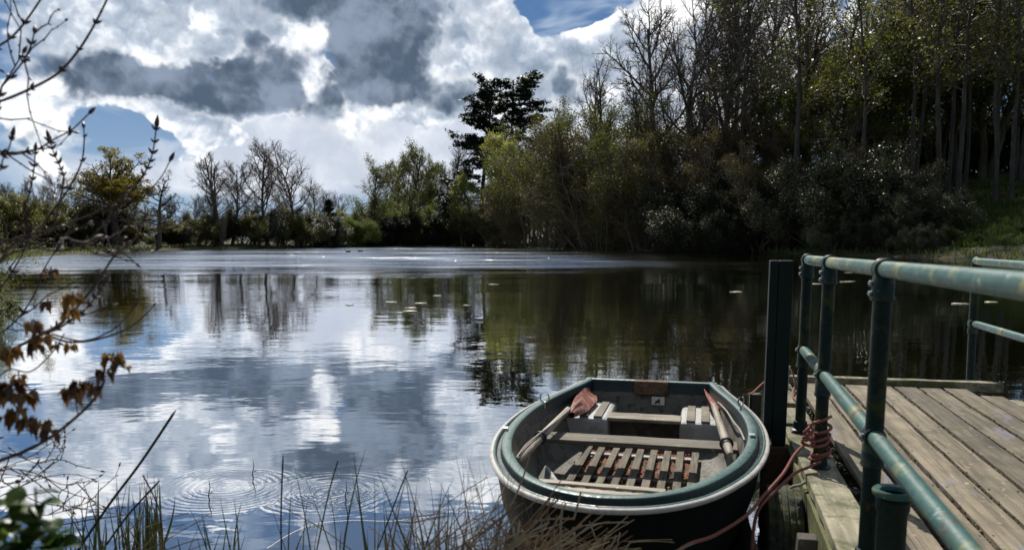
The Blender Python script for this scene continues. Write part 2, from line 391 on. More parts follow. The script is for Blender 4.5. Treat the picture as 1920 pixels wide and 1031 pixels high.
def water_mat():
    m, g, b = material('lake_water'); v = pos(g)
    b.inputs['Base Color'].default_value = (.018, .019, .007, 1); b.inputs['Roughness'].default_value = .6; b.inputs['Specular IOR Level'].default_value = 0
    sep = g.n('ShaderNodeSeparateXYZ', i_0=v); X, Y = sep.outputs[0], sep.outputs[1]
    n1 = g.noise(scaled(g, v, (1, 1.5, 1)), 1.1, 3, .5, .2)      # gentle swell
    n2 = g.noise(scaled(g, v, (1.0, 2.0, 1)), 4.5, 3, .55, .3)         # ripples
    n3 = g.noise(v, 5.0, 3, .5)                                     # breeze-roughened water
    # breeze patch lies far out
    edge = g.noise(scaled(g, v, (.03, .05, .05)), 1, 3, .6)
    dist = g.math('ADD', Y, g.math('MULTIPLY', g.math('SUBTRACT', edge.outputs[0], .5), 26.0))
    dist = g.math('ADD', dist, g.math('MULTIPLY', X, -.02))
    breeze = g.math('MULTIPLY', g.mr(dist, 32, 48, 0, 1), g.mr(g.math('SUBTRACT', X, g.math('MULTIPLY', Y, .12)), -2, 12, 1, .12))
    ripn = g.noise(scaled(g, v, (.12, .35, 1)), 1, 3, .5)
    calm = g.mr(ripn.outputs[0], .38, .62, .25, 1.3)
    mid = g.mr(Y, 4, 22, .35, 1.0)
    h = g.math('MULTIPLY', n1.outputs[0], .0045)
    h = g.math('ADD', h, g.math('MULTIPLY', g.math('MULTIPLY', n2.outputs[0], .0011), g.math('MULTIPLY', calm, mid)))
    h = g.math('ADD', h, g.math('MULTIPLY', g.math('MULTIPLY', n3.outputs[0], .045), breeze))
    # at grazing angles mostly facets turned towards the bank are seen: a smooth lift of the rough patch
    dy = g.math('SUBTRACT', dist, 44.0)
    soft = g.math('MULTIPLY', g.math('ADD', dy, g.math('SQRT', g.math('MULTIPLY_ADD', dy, dy, 70.0))), .050)
    h = g.math('ADD', h, g.math('MULTIPLY', soft, g.mr(g.math('SUBTRACT', X, g.math('MULTIPLY', Y, .12)), -4, 16, 1, .1)))
    # rings spreading from where insects touch the surface
    for (cx, cy, rad, lam, amp) in ((-1.85, 5.02, .60, .047, .0005), (-1.15, 4.90, .62, .060, .0005), (-1.02, 4.70, .3, .035, .0003)):
        d = g.vm('DISTANCE', v, (cx, cy, 0.0))
        wv = g.math('SINE', g.math('ADD', g.math('MULTIPLY', d, 2*PI/lam), g.math('MULTIPLY', n2.outputs[0], 5.0)))
        env = g.mr(d, rad*.35, rad, 1, 0)
        h = g.math('ADD', h, g.math('MULTIPLY', g.math('MULTIPLY', g.math('MULTIPLY', wv, env), g.mr(n1.outputs[0], .40, .58, .15, 1)), amp))
    gl = g.n('ShaderNodeBsdfGlossy'); gl.inputs['Color'].default_value = (.97, .98, 1.0, 1)
    g.set(gl.inputs['Roughness'], g.mr(breeze, 0, 1, .004, .05))
    nd = g.t.nodes.new('ShaderNodeBump'); g.set(nd.inputs['Height'], h); nd.inputs['Strength'].default_value = 1; nd.inputs['Distance'].default_value = 1
    g.t.links.new(nd.outputs[0], gl.inputs['Normal'])
    lw = g.n('ShaderNodeLayerWeight'); lw.inputs[0].default_value = .5
    fac = g.math('POWER', lw.outputs['Facing'], .8)
    mx = g.n('ShaderNodeMixShader'); g.set(mx.inputs[0], fac); g.t.links.new(b.outputs[0], mx.inputs[1]); g.t.links.new(gl.outputs[0], mx.inputs[2])
    g.t.links.new(mx.outputs[0], g.t.nodes['Material Output'].inputs['Surface'])
    return m
wp = np.array([(-420, -5, 0), (420, -5, 0), (420, 420, 0), (-420, 420, 0)])
tag(obj('lake_water', np_mesh('lake_water', wp, [(0, 1, 2, 3)], [water_mat()], smooth=False)), kind='structure')

# ------------------------------------------------------------------ trees
rng = np.random.default_rng(11)
def grow(levels, hgt=10.0, seed=1, base=None):
    """returns list per level of (P (B,N,3), R (B,N)) """
    r = np.random.default_rng(seed); out = []
    L0 = levels[0]
    nb = L0.get('n', 1)
    S = np.zeros((nb, 3)); 
    if nb > 1: S[:, :2] = r.normal(0, L0.get('base', .15), (nb, 2))
    az = r.uniform(0, 2*PI, nb); lean = np.abs(r.normal(0, L0.get('lean', .03), nb))+(L0.get('fan', 0)*(r.uniform(.3, 1, nb)) if nb > 1 else 0)
    D = np.stack([np.sin(lean)*np.cos(az), np.sin(lean)*np.sin(az), np.cos(lean)], -1)
    Ln = np.full(nb, L0['len'])*r.uniform(.8, 1.0, nb) if nb > 1 else np.array([L0['len']])
    Rd = np.full(nb, L0['rad'])
    for li, L in enumerate(levels):
        B = len(S); n = L['seg']; P = np.empty((B, n+1, 3)); P[:, 0] = S; d = D.copy()
        Td = np.empty((B, n+1, 3)); Td[:, 0] = d
        for j in range(n):
            d = d+r.normal(0, L['wig'], (B, 3)); d[:, 2] += L.get('up', 0); d = unit(d)
            P[:, j+1] = P[:, j]+d*(Ln/n)[:, None]; Td[:, j+1] = d
        tt = np.linspace(0, 1, n+1); R = Rd[:, None]*(1-tt[None, :]*(1-L.get('tip', .25)))
        if li == 0: R[:, 0] *= 1.35
        out.append((P, R))
        if li+1 == len(levels): break
        K = levels[li+1]; m = K['n']
        t = (np.arange(m)[None, :]+r.uniform(0, 1, (B, m)))/m; t = K['t0']+t*(K.get('t1', .98)-K['t0'])
        f = t*n; i0 = np.minimum(f.astype(int), n-1); fr = (f-i0)[..., None]
        bi = np.arange(B)[:, None]
        S2 = P[bi, i0]*(1-fr)+P[bi, i0+1]*fr; T2 = unit(Td[bi, i0]*(1-fr)+Td[bi, i0+1]*fr)
        R2 = R[bi, i0]*(1-fr[..., 0])+R[bi, i0+1]*fr[..., 0]
        ph = (np.arange(m)[None, :]*2.4+r.uniform(0, 1.5, (B, m))+r.uniform(0, 6, (B, 1)))
        ref = np.zeros_like(T2); a = np.argmin(np.abs(T2), axis=2); np.put_along_axis(ref, a[..., None], 1, axis=2)
        X = unit(np.cross(T2, ref)); Y = np.cross(T2, X)
        an = np.radians(r.normal(K['ang'], K.get('angsd', 9), (B, m))+K.get('angt', 0)*(t-.5))
        D2 = T2*np.cos(an)[..., None]+(X*np.cos(ph)[..., None]+Y*np.sin(ph)[..., None])*np.sin(an)[..., None]
        if K.get('flat'): D2[..., 2] *= (1-K['flat'])
        sh = K.get('shape', lambda t: 1-.55*t)(t)
        L2 = Ln[:, None]*K['len']*sh*r.uniform(.7, 1.2, (B, m)) if not K.get('abs') else K['len']*sh*r.uniform(.65, 1.25, (B, m))
        keep = r.uniform(0, 1, (B, m)) < K.get('keep', 1)
        S = S2[keep]; D = unit(D2[keep]); Ln = L2[keep]; Rd = np.minimum(R2[keep]*.8, np.full(keep.sum(), K['rad'])*r.uniform(.7, 1.2, keep.sum()))
    return out
def leaves(Pts, n, spread, size, seed, up=.4, elong=1.6):
    """n leaf quads around every point"""
    r = np.random.default_rng(seed); c = np.repeat(Pts, n, axis=0)
    sp = np.asarray(spread if hasattr(spread, '__len__') else (spread,)*3)
    c = c+r.normal(0, 1, c.shape)*sp
    k = len(c); s = size*r.uniform(.6, 1.35, (k, 1))
    nm = unit(r.normal(0, 1, (k, 3))+np.array([0, 0, up*2])); a = unit(np.cross(nm, r.normal(0, 1, (k, 3)))); b = np.cross(nm, a)
    V = np.stack([c-a*s*elong*.5, c-b*s*.5+nm*s*.12, c+a*s*elong*.5, c+b*s*.5+nm*s*.12], axis=1).reshape(-1, 3)
    Qd = np.arange(k*4).reshape(-1, 4); return V, Qd
def tree_meshes(name, levels, seed, bark, leafm=None, leaf=None, woodlv=2, twigmat=None):
    lv = grow(levels, seed=seed)
    def pack(items, mats, extra=None):
        Vs = []; Qs = []; mi = []; b = 0
        for (P, R, k) in items:
            V, Q = tubes(P, R, k); Vs.append(V); Qs.append(Q+b); b += len(V); mi.append(np.zeros(len(Q)))
        if extra is not None:
            for V, Q in extra:
                Vs.append(V); Qs.append(Q+b); b += len(V); mi.append(np.ones(len(Q)))
        return np_mesh(name, np.concatenate(Vs), np.concatenate(Qs), mats, np.concatenate(mi))
    ks = [9, 5, 4, 3, 3, 3]
    tr = pack([(P, R, ks[i]) for i, (P, R) in enumerate(lv[:woodlv])], [bark])
    ex = None
    if leaf:
        ex = []
        for q, lf in enumerate(leaf if isinstance(leaf, list) else [leaf]):
            P = lv[lf.get('lv', -1)][0]; N_ = P.shape[1]
            pts = P[:, lf.get('from', N_//2):].reshape(-1, 3)
            r = np.random.default_rng(seed+5+q)
            if lf.get('keep', 1) < 1:
                cl = np.sin(pts[:, 0]*lf.get('cf', 1.6)+seed)+np.sin(pts[:, 1]*lf.get('cf', 1.6)+1.3*seed)+np.sin(pts[:, 2]*lf.get('cf', 1.6)*1.2)
                pr = lf['keep']*(1+.55*cl); pts = pts[r.uniform(0, 1, len(pts)) < pr]
            if 'zmax' in lf: pts = pts[pts[:, 2] < lf['zmax']]
            ex.append(leaves(pts, lf['n'], lf['spread'], lf['size'], seed+9+q, lf.get('up', .4), lf.get('elong', 1.5)))
    cr = pack([(P, R, ks[min(i+woodlv, 5)]) for i, (P, R) in enumerate(lv[woodlv:])], [twigmat or bark, leafm or bark], ex)
    return tr, cr
def normh(ms):  # measure height of a pair
    z = 0
    for m in ms:
        a = np.empty(len(m.vertices)*3, np.float32); m.vertices.foreach_get('co', a); z = max(z, np.percentile(a[2::3], 99.7))
    return float(z)
TT = {}
def deftree(key, *a, **k):
    ms = tree_meshes(key, *a, **k); TT[key] = (ms, normh(ms))
vase = lambda t: 1.05-.6*t
dome = lambda t: .55+1.2*t-1.25*t*t
# tall leafless tree, ascending limbs
for q in range(3):
    deftree('bare%d' % q, [dict(len=8.5, rad=.15, seg=11, wig=.045+.02*q, up=.03, lean=.04),
        dict(n=20, t0=.26-.04*q, len=.52, ang=46, rad=.065, seg=7, wig=.10, up=.09, shape=vase),
        dict(n=10, t0=.15, len=.50, ang=42, rad=.028, seg=5, wig=.12, up=.05),
        dict(n=8, t0=.15, len=.52, ang=40, rad=.016, seg=4, wig=.14, up=.02),
        dict(n=6, t0=.1, len=.60, ang=38, rad=.0115, seg=3, wig=.14, tip=.5)], 21+q, M['bark'], None, None, 2, M['barktwig'])
# forked leafless tree with two or three stems
deftree('fork0', [dict(n=3, len=8.6, rad=.13, seg=9, wig=.05, up=.05, fan=.32, base=.18),
        dict(n=13, t0=.24, len=.38, ang=42, rad=.05, seg=6, wig=.11, up=.08, shape=vase),
        dict(n=9, t0=.15, len=.5, ang=42, rad=.024, seg=5, wig=.13, up=.03),
        dict(n=7, t0=.15, len=.52, ang=40, rad=.0150, seg=4, wig=.14),
        dict(n=4, t0=.1, len=.6, ang=38, rad=.011, seg=3, wig=.13, tip=.5)], 40, M['bark'], None, None, 2, M['barktwig'])
# gnarled oak without leaves
deftree('gnarl0', [dict(len=8.0, rad=.26, seg=9, wig=.09, up=.05, lean=.03),
        dict(n=18, t0=.25, len=.50, ang=74, rad=.10, seg=9, wig=.24, up=.03, shape=dome),
        dict(n=9, t0=.2, len=.42, ang=52, rad=.045, seg=6, wig=.26, up=.04),
        dict(n=8, t0=.15, len=.5, ang=50, rad=.022, seg=4, wig=.24),
        dict(n=6, t0=.1, len=.65, ang=45, rad=.014, seg=3, wig=.2, tip=.5)], 43, M['bark'], None, None, 2, M['bark'])
# broad oak coming into leaf
deftree('oak0', [dict(len=5.6, rad=.34, seg=8, wig=.05, up=.06, lean=.02),
        dict(n=24, t0=.42, len=.88, ang=66, rad=.12, seg=8, wig=.14, up=.075, shape=lambda t: 1.0-.25*t, angt=-55),
        dict(n=10, t0=.2, len=.45, ang=48, rad=.045, seg=5, wig=.18, up=.05),
        dict(n=8, t0=.2, len=.52, ang=45, rad=.020, seg=4, wig=.17, up=.03),
        dict(n=4, t0=.1, len=.6, ang=40, rad=.013, seg=3, wig=.15, tip=.5)], 51, M['bark'], M['oak'], dict(n=2, spread=(.14, .14, .07), size=.095, keep=.55, cf=1.2), 2)
# tree breaking into fresh leaf
for q, (lm, kp) in enumerate((('spring', .5), ('lime', .5), ('pale', 1.0))):
    deftree('leafy%d' % q, [dict(n=1+q % 2, len=8.2, rad=.15, seg=9, wig=.07, up=.04, lean=.05, fan=.2, base=.2),
        dict(n=19, t0=.22, len=.42, ang=50, rad=.055, seg=7, wig=.12, up=.07, shape=vase),
        dict(n=8, t0=.2, len=.50, ang=44, rad=.026, seg=5, wig=.14, up=.04),
        dict(n=7, t0=.15, len=.5, ang=42, rad=.015, seg=4, wig=.14),
        dict(n=4, t0=.1, len=.6, ang=38, rad=.0105, seg=3, wig=.13, tip=.5)], 61+q*3, M['barkgreen'], M[lm], dict(n=2, spread=.15, size=.075, keep=kp, cf=1.4), 2, M['barkbrown'])
# tall wood tree with ivy and olive leaf
for q in range(3):
    deftree('wood%d' % q, [dict(len=9.2, rad=.13, seg=12, wig=.05, up=.03, lean=.06),
        dict(n=20, t0=.22, len=.34, ang=52, rad=.045, seg=7, wig=.15, up=.06, shape=dome),
        dict(n=7, t0=.2, len=.5, ang=44, rad=.020, seg=5, wig=.16, up=.03),
        dict(n=5, t0=.2, len=.5, ang=42, rad=.0105, seg=4, wig=.15),
        dict(n=3, t0=.15, len=.6, ang=38, rad=.007, seg=3, wig=.13, tip=.5)], 71+q, M['bark'], M[('olive', 'brownbud', 'gloss')[q]],
        [dict(n=3, spread=.16, size=.07, keep=(.32, .25, .32)[q], cf=1.3, **({'zmax': 6.5} if q == 2 else {}))], 2, M['barktwig'])
# slender forest trunks, branching only high up
for q in range(2):
    deftree('pole%d' % q, [dict(len=9.6, rad=.095, seg=14, wig=.045, up=.03, lean=.03),
        dict(n=16, t0=.42, len=.20, ang=55, rad=.03, seg=6, wig=.15, up=.07, shape=dome),
        dict(n=8, t0=.2, len=.5, ang=44, rad=.016, seg=4, wig=.16, up=.03),
        dict(n=6, t0=.1, len=.55, ang=42, rad=.011, seg=3, wig=.15, tip=.5)], 171+q, M['palebark'], M['olive'], [dict(n=3, spread=.14, size=.065, keep=(.2, .42)[q], cf=1.3)], 1, M['barktwig'])
# twiggy thicket of hazel and willow, sweeping down to the water
for q, (lm, kp) in enumerate((('brownbud', .8), ('spring', .6))):
    deftree('thicket%d' % q, [dict(n=13, len=8.6, rad=.07, seg=9, wig=.06, up=-.01, fan=.62, base=.6),
        dict(n=13, t0=.12, len=.34, ang=40, rad=.026, seg=6, wig=.13, up=.02),
        dict(n=8, t0=.15, len=.5, ang=42, rad=.013, seg=4, wig=.15),
        dict(n=7, t0=.1, len=.6, ang=40, rad=.008, seg=3, wig=.15, tip=.5)], 81+q, M['barkbrown'], M[lm], dict(n=2, spread=.13, size=.065, keep=kp), 1, M['barkbrown'])
# rhododendron / holly mounds
for q, lm in enumerate(('gloss', 'dgloss', 'olive', 'lime')):
    deftree('mound%d' % q, [dict(n=12, len=8.0, rad=.10, seg=7, wig=.09, up=.0, fan=1.05, base=.5),
        dict(n=9, t0=.25, len=.45, ang=45, rad=.035, seg=5, wig=.15, up=.05),
        dict(n=7, t0=.25, len=.5, ang=45, rad=.016, seg=4, wig=.15, up=.03)], 91+q, M['bark'], M[lm],
        [dict(n=20, spread=.32, size=.125 if q != 3 else .11, up=.6, **{'from': 1})], 1)
# Scots pine
for q in range(2):
    deftree('pine%d' % q, [dict(len=9.6, rad=.17, seg=12, wig=.025, up=.02, lean=.02),
        dict(n=50 if q == 0 else 32, t0=.12 if q == 0 else .42, len=.29 if q == 0 else .30, ang=84, rad=.045, seg=6, wig=.10, up=.035, angt=-35, shape=(lambda t: 1.15-.75*t) if q == 0 else (lambda t: .75+.5*t-.65*t*t)),
        dict(n=8, t0=.3, len=.42, ang=48, rad=.02, seg=4, wig=.12, up=.04, flat=.6)], 101+q, M['bark'], M['pine'],
        [dict(n=18, spread=(.14, .14, .05), size=.088, up=1.2, elong=2.6, keep=1, cf=2.2, **{'from': 2})], 2)
# little spruce
deftree('spruce0', [dict(len=9.8, rad=.16, seg=8, wig=.01, up=.02, lean=.01),
        dict(n=60, t0=.05, len=.34, ang=95, rad=.03, seg=4, wig=.06, up=.03, shape=lambda t: 1.15-1.08*t),
        dict(n=6, t0=.2, len=.35, ang=45, rad=.015, seg=3, wig=.1, flat=.6)], 111, M['bark'], M['pine'],
        [dict(n=12, spread=(.16, .16, .07), size=.16, up=.9, elong=2.2, **{'from': 1})], 2)

def plant(key, name, label, cat, x, y, hgt, group=None, rz=None, wide=1.0, z=None):
    (tr, cr), h0 = TT[key]; s = hgt/h0
    if z is None: z = H0(x, y)-.1
    o = thing(name, label, cat, (x, y, z), random.uniform(0, 6.28) if rz is None else rz, group)
    o.scale = (s*wide, s*wide, s)
    obj('trunk' if not key.startswith('mound') else 'stem', tr, o); obj('crown', cr, o); return o
def hfor(px, py_top, X, Y):   # height of a tree standing at X,Y whose top shows at row py_top
    return aty(px, py_top, Y).z-(H0(X, Y)-.1)
def tr_at(key, name, label, cat, px, Y, top, group=None, rz=None, wide=1.0):
    d = ray(px, 455); X = d.x/d.y*Y
    return plant(key, name, label, cat, X, Y, hfor(px, top, X, Y), group, rz, wide)

ORD = ['first', 'second', 'third', 'fourth', 'fifth', 'sixth', 'seventh', 'eighth', 'ninth', 'tenth', 'eleventh', 'twelfth', 'thirteenth', 'fourteenth', 'fifteenth', 'sixteenth', 'seventeenth', 'eighteenth', 'nineteenth', 'twentieth', 'twenty-first', 'twenty-second', 'twenty-third', 'twenty-fourth', 'twenty-fifth', 'twenty-sixth', 'twenty-seventh', 'twenty-eighth', 'twenty-ninth', 'thirtieth']
# --- named trees of the far bank
tr_at('oak0', 'oak_tree', 'broad round oak in yellow-olive young leaf on the far left bank', 'tree', 218, 106, 279, rz=.6, wide=1.45)
tr_at('gnarl0', 'oak_tree', 'gnarled leafless oak with crooked level boughs, standing right at the waterline', 'tree', 297, 107, 318, rz=2.2, wide=1.05)
tr_at('fork0', 'bare_tree', 'forked leafless tree fanning out, between the gnarled oak and the tallest bare tree', 'tree', 415, 124, 285, rz=1.0, wide=1.25)
tr_at('bare1', 'bare_tree', 'slimmer leafless tree close on the right of the forked bare tree', 'tree', 436, 128, 295, rz=4, wide=1.2)
tr_at('bare0', 'bare_tree', 'tallest leafless tree of the far bank with dark ivy at its fork', 'tree', 502, 131, 256, rz=.3, wide=1.15)
tr_at('bare2', 'bare_tree', 'leafless fan-crowned tree just right of the tallest one on the far bank', 'tree', 558, 139, 261, rz=5, wide=1.2)
tr_at('bare1', 'bare_tree', 'low leafless tree above the small dark spruce', 'tree', 615, 158, 352, rz=2)
tr_at('spruce0', 'spruce_tree', 'small dark spruce on the far bank below the bare trees', 'tree', 618, 145, 372)
tr_at('leafy0', 'young_leaf_tree', 'olive green tree with a leaning forked trunk, left of the grove of thin trunks', 'tree', 681, 165, 290, rz=1.8, wide=1.1)
tr_at('leafy0', 'young_leaf_tree', 'tallest olive green tree in front of the grove of thin trunks', 'tree', 768, 172, 263, rz=.4, wide=1.0)
for i, (px, Y, top) in enumerate([(722, 198, 305), (742, 202, 292), (756, 205, 285), (785, 200, 280), (800, 204, 290), (815, 199, 300), (833, 203, 312), (846, 196, 330)]):
    tr_at(('leafy0', 'bare1', 'leafy0', 'bare0')[i % 4], 'grove_tree', '%s thin-trunked tree from the left in the grove behind the tallest olive tree' % ORD[i], 'tree', px, Y, top, 'thin trees of the grove', wide=.8)
tr_at('bare2', 'bare_tree', 'greyish leafless tree peeping up just left of the pines', 'tree', 853, 192, 258, rz=1)
tr_at('pine0', 'pine_tree', 'dark layered pine, the shorter and fuller of the two pines', 'pine', 902, 176, 166, rz=.9, wide=1.0)
tr_at('pine1', 'pine_tree', 'taller pine with an open flat-topped crown, right of the fuller pine', 'pine', 962, 184, 141, rz=2.9, wide=1.15)
tr_at('leafy2', 'pale_tree', 'pale yellow-green tree below the taller pine', 'tree', 968, 158, 250, rz=1, wide=1.0)
tr_at('leafy2', 'pale_tree', 'pale green low tree at the foot of the fuller pine', 'tree', 866, 168, 330, rz=3, wide=.9)
tr_at('leafy1', 'young_leaf_tree', 'green tree in front of the pine trunks', 'tree', 925, 166, 345, rz=3, wide=.8)
tr_at('bare0', 'bare_tree', 'small dark bare tree right of the pale yellow-green tree', 'tree', 1025, 150, 268, rz=2.2)
# --- row of thin bare trees far left
for i in range(20):
    px = -35+i*24+random.uniform(-8, 8)
    if 150 < px < 262: px = px+random.uniform(-4, 4); top = random.uniform(345, 380)
    else: top = random.uniform(318, 352)
    if px > 262: top = random.uniform(360, 395)
    tr_at(('bare1', 'bare2', 'bare0')[i % 3], 'bare_tree', '%s thin leafless tree from the left edge in the row behind the oaks' % ORD[i], 'tree', px, random.uniform(118, 132), top, 'thin leafless trees of the far left bank', wide=.8)
for i, (px, top, Y) in enumerate([(590, 340, 168), (640, 360, 176), (470, 355, 150), (385, 360, 140), (530, 350, 160)]):
    tr_at('bare%d' % (i % 3), 'bare_tree', 'faint low leafless tree behind the %s bare trees of the far bank' % ('pair of tall', 'spruce and', 'forked and tall', 'forked', 'two tallest')[i], 'tree', px, Y, top)
# --- bushes of the far bank
bush = [(20, 98, 378, 2), (62, 102, 390, 1), (100, 104, 388, 2), (135, 106, 392, 1), (172, 109, 398, 1), (-10, 100, 380, 1), (40, 108, 385, 1), (205, 112, 400, 1), (245, 110, 424, 2), (345, 117, 425, 2), (318, 114, 432, 1), (378, 122, 412, 1), (402, 126, 418, 1), (455, 128, 405, 2), (482, 132, 408, 0), (530, 138, 402, 1), (566, 142, 404, 0), (590, 146, 408, 0), (645, 156, 410, 3), (672, 164, 405, 2), (700, 170, 418, 1), (735, 176, 392, 3), (760, 180, 396, 3), (792, 183, 394, 3), (745, 172, 420, 1), (780, 176, 418, 1), (815, 178, 405, 1), (842, 178, 408, 2), (868, 176, 412, 1), (893, 172, 405, 1)]
for i, (px, Y, top, k) in enumerate(bush):
    if k == 1 and i % 2: k = 2
    kind = ('glossy green', 'very dark', 'olive', 'bright lime-green')[k]
    tr_at('mound%d' % k, 'bush', '%s bush, %s from the left along the far bank hedge' % (kind, ORD[i]), 'bush', px, Y, top-12, 'bushes along the far bank', wide=1.15)
# --- brown thickets hanging over the water, centre right
th = [(1315, 104, 235, 0), (1370, 102, 215, 0), (1430, 99, 225, 0), (1490, 97, 240, 0), (950, 160, 372, 1), (1100, 130, 205, 0), (1180, 122, 215, 0), (1150, 124, 225, 1), (935, 163, 395, 1), (985, 150, 345, 0), (1005, 147, 300, 1), (1045, 136, 262, 0), (1085, 128, 240, 1), (1120, 121, 235, 0), (1160, 116, 250, 0), (1200, 112, 270, 1), (1245, 106, 290, 0), (1060, 132, 340, 0), (1140, 116, 345, 1), (1215, 106, 350, 0)]
for i, (px, Y, top, k) in enumerate(th):
    tr_at('thicket%d' % k, 'thicket_tree', '%s %s thicket tree from the left, leaning over the water right of the pines' % (ORD[sorted(t_[0] for t_ in th).index(px)], ('brown', 'greenish')[k]), 'tree', px, Y, top-22, 'twiggy trees over the water', wide=1.05)
# --- big bare trees against the cloud
tr_at('bare0', 'tall_bare_tree', 'tall leafless tree with a wide open crown against the white cloud', 'tree', 1205, 118, -12, rz=2.6, wide=1.05)
tr_at('bare2', 'tall_bare_tree', 'tall leafless tree with dense ascending limbs, right of the one before the cloud', 'tree', 1275, 112, -70, rz=1.1, wide=.85)
tr_at('bare1', 'tall_bare_tree', 'tall thin leafless tree leaning at the left edge of the right-hand wood', 'tree', 1330, 108, -60, rz=3.3, wide=.9)
tr_at('fork0', 'tall_bare_tree', 'leafless forked tree low behind the twiggy trees before the white cloud', 'tree', 1130, 132, 110, rz=.8, wide=.8)
# --- glossy and dark bushes of the right shore
rb = [(1290, 98, 345, 1), (1330, 93, 330, 1), (1375, 90, 345, 1), (1420, 88, 360, 1), (1475, 84, 380, 0), (1520, 81, 330, 0), (1575, 79, 278, 0), (1625, 77, 300, 0), (1690, 74, 365, 2), (1740, 71, 345, 0), (1560, 75, 400, 0), (1660, 70, 405, 1), (1720, 66, 420, 0), (1780, 66, 425, 2), (1835, 63, 440, 2), (1895, 60, 438, 0), (1940, 60, 410, 1), (1350, 86, 400, 1), (1610, 74, 390, 1)]
for i, (px, Y, top, k) in enumerate(rb):
    tr_at('mound%d' % k, 'shrub', '%s from the left of the %s evergreen shrubs on the right-hand shore' % (ORD[i], ('glinting glossy', 'near-black', 'olive')[k]), 'shrub', px, Y+3, top, 'evergreen shrubs of the right shore', wide=.95)
# --- the wood climbing the right-hand hill
woodrow = []
def leafcap(px): return np.interp(px, [1300, 1380, 1480, 1580, 1700, 1950], [255, 215, 120, 40, -20, -50])
for r_, (Y0, n_) in enumerate(((93, 13), (102, 14), (114, 12), (132, 8))):
    for i in range(n_):
        px = 1325+(i+.5)*650/n_+random.uniform(-16, 16)
        Yd = Y0-(px-1335)*.028+random.uniform(-3, 3)
        if px < 1410 and r_ in (0, 2): continue
        woodrow.append((r_, i, px, Yd, random.random()))
rowname = ('front', 'second', 'third', 'rear')
for k, (r_, i, px, Yd, u_) in enumerate(woodrow):
    bare = (i*3+r_) % 5 < 2 or px < 1420
    cap = float(leafcap(px))
    if bare: key = ('bare0', 'bare1', 'bare2', 'wood1')[(i+r_) % 4]; top = -120*u_-40+(60 if px < 1420 else 0)
    else: key = ('wood0', 'leafy1', 'wood2', 'leafy0', 'wood0', 'leafy1')[(i*5+r_) % 6]; top = cap+(120 if r_ == 0 else 60 if r_ == 1 else 0)*(.5+u_)-(u_*50)
    if r_ == 0 and i % 4 == 2 and px < 1700: key = 'thicket0'; top = 250+60*u_
    elif r_ in (0, 1) and (i % 2 or px > 1690): key = 'pole%d' % (i % 2); top = -90-90*u_
    tr_at(key, 'wood_tree', '%s tree from the left in the %s row of the dark wood on the right' % (ORD[i], rowname[r_]), 'tree', px, Yd, top, 'trees of the right-hand wood', wide=1.0 if bare else 1.1)
# undergrowth between the trunks
for i in range(14):
    px = 1440+i*20+random.uniform(-10, 10); Yd = random.uniform(98, 112)-(px-1335)*.025
    k = (2, 0, 2, 1, 2)[i % 5]
    tr_at('mound%d' % k, 'undergrowth_shrub', '%s undergrowth shrub from the left between the trunks of the wood' % ORD[i], 'shrub', px, Yd, random.uniform(300, 360), 'shrubs between the trunks of the wood', wide=1.0)
for i in range(13):
    tr_at('mound%d' % (2, 1)[i % 2], 'hilltop_shrub', '%s shrub from the left along the crest of the hill behind the right-hand trunks' % ORD[i], 'shrub', 1690+i*34, random.uniform(112, 124), random.uniform(200, 270), 'shrubs on the crest of the hill', wide=1.4)
# near the left edge: bush over the water and an alder with hanging twigs
plant('mound2', 'waterside_bush', 'olive bush leaning over the water at the left edge, nearer than the far bank', 'bush', -11.6, 16.2, 2.3, wide=1.0, rz=1)
plant('thicket1', 'waterside_bush', 'twiggy green bush at the left edge above the first reflections', 'bush', -15.5, 22, 3.3, wide=.9, rz=2)
deftree('alder0', [dict(len=8.6, rad=.13, seg=10, wig=.05, up=.04, lean=.03),
        dict(n=26, t0=.15, len=.48, ang=60, rad=.035, seg=8, wig=.09, up=-.02, shape=lambda t: 1-.4*t),
        dict(n=9, t0=.2, len=.36, ang=42, rad=.011, seg=5, wig=.12, up=-.05),
        dict(n=7, t0=.15, len=.42, ang=42, rad=.005, seg=4, wig=.15, up=-.10)], 131, M['bark'], M['brownbud'], dict(n=3, spread=.03, size=.035, elong=3, keep=.8, up=0), 1, M['nearbark'])
plant('alder0', 'alder_tree', 'alder with fine hanging catkin twigs reaching in from the left edge', 'tree', -9.3, 9.2, 7.6, rz=.5)

# --- far-bank and hillside grass (uncountable)
def grass_field(name, region, n, hgt, wid, mat, seed, cond=None):
    r = np.random.default_rng(seed); x = r.uniform(region[0], region[1], n); y = r.uniform(region[2], region[3], n)
    d = sdist(x, y); ok = d > .05
    if cond is not None: ok &= cond(x, y, d)
    x, y = x[ok], y[ok]; z = height(x, y); k = len(x); hh = hgt*r.uniform(.5, 1.4, k)
    a = r.uniform(0, PI, k); dx, dy = np.cos(a)*wid, np.sin(a)*wid; lx, ly = r.normal(0, .35, (2, k))*hh
    V = np.stack([np.stack([x-dx, y-dy, z], -1), np.stack([x+dx, y+dy, z], -1), np.stack([x+dx*.3+lx, y+dy*.3+ly, z+hh], -1), np.stack([x-dx*.3+lx, y-dy*.3+ly, z+hh], -1)], 1).reshape(-1, 3)
    return tag(obj(name, np_mesh(name, V, np.arange(k*4).reshape(-1, 4), [mat])), label, 'grass', kind='stuff')
label = 'short grass fringe along the far shore'
grass_field('shore_grass', (-60, 45, 50, 200), 90000, .45, .05, M['grass'], 3, lambda x, y, d: d < 2.2)
label = 'sunlit green grass on the slope between the trunks at right'
grass_field('hill_grass', (30, 80, 50, 100), 90000, .40, .07, M['grass'], 4, lambda x, y, d: (d > 4) & (x > .55*y))

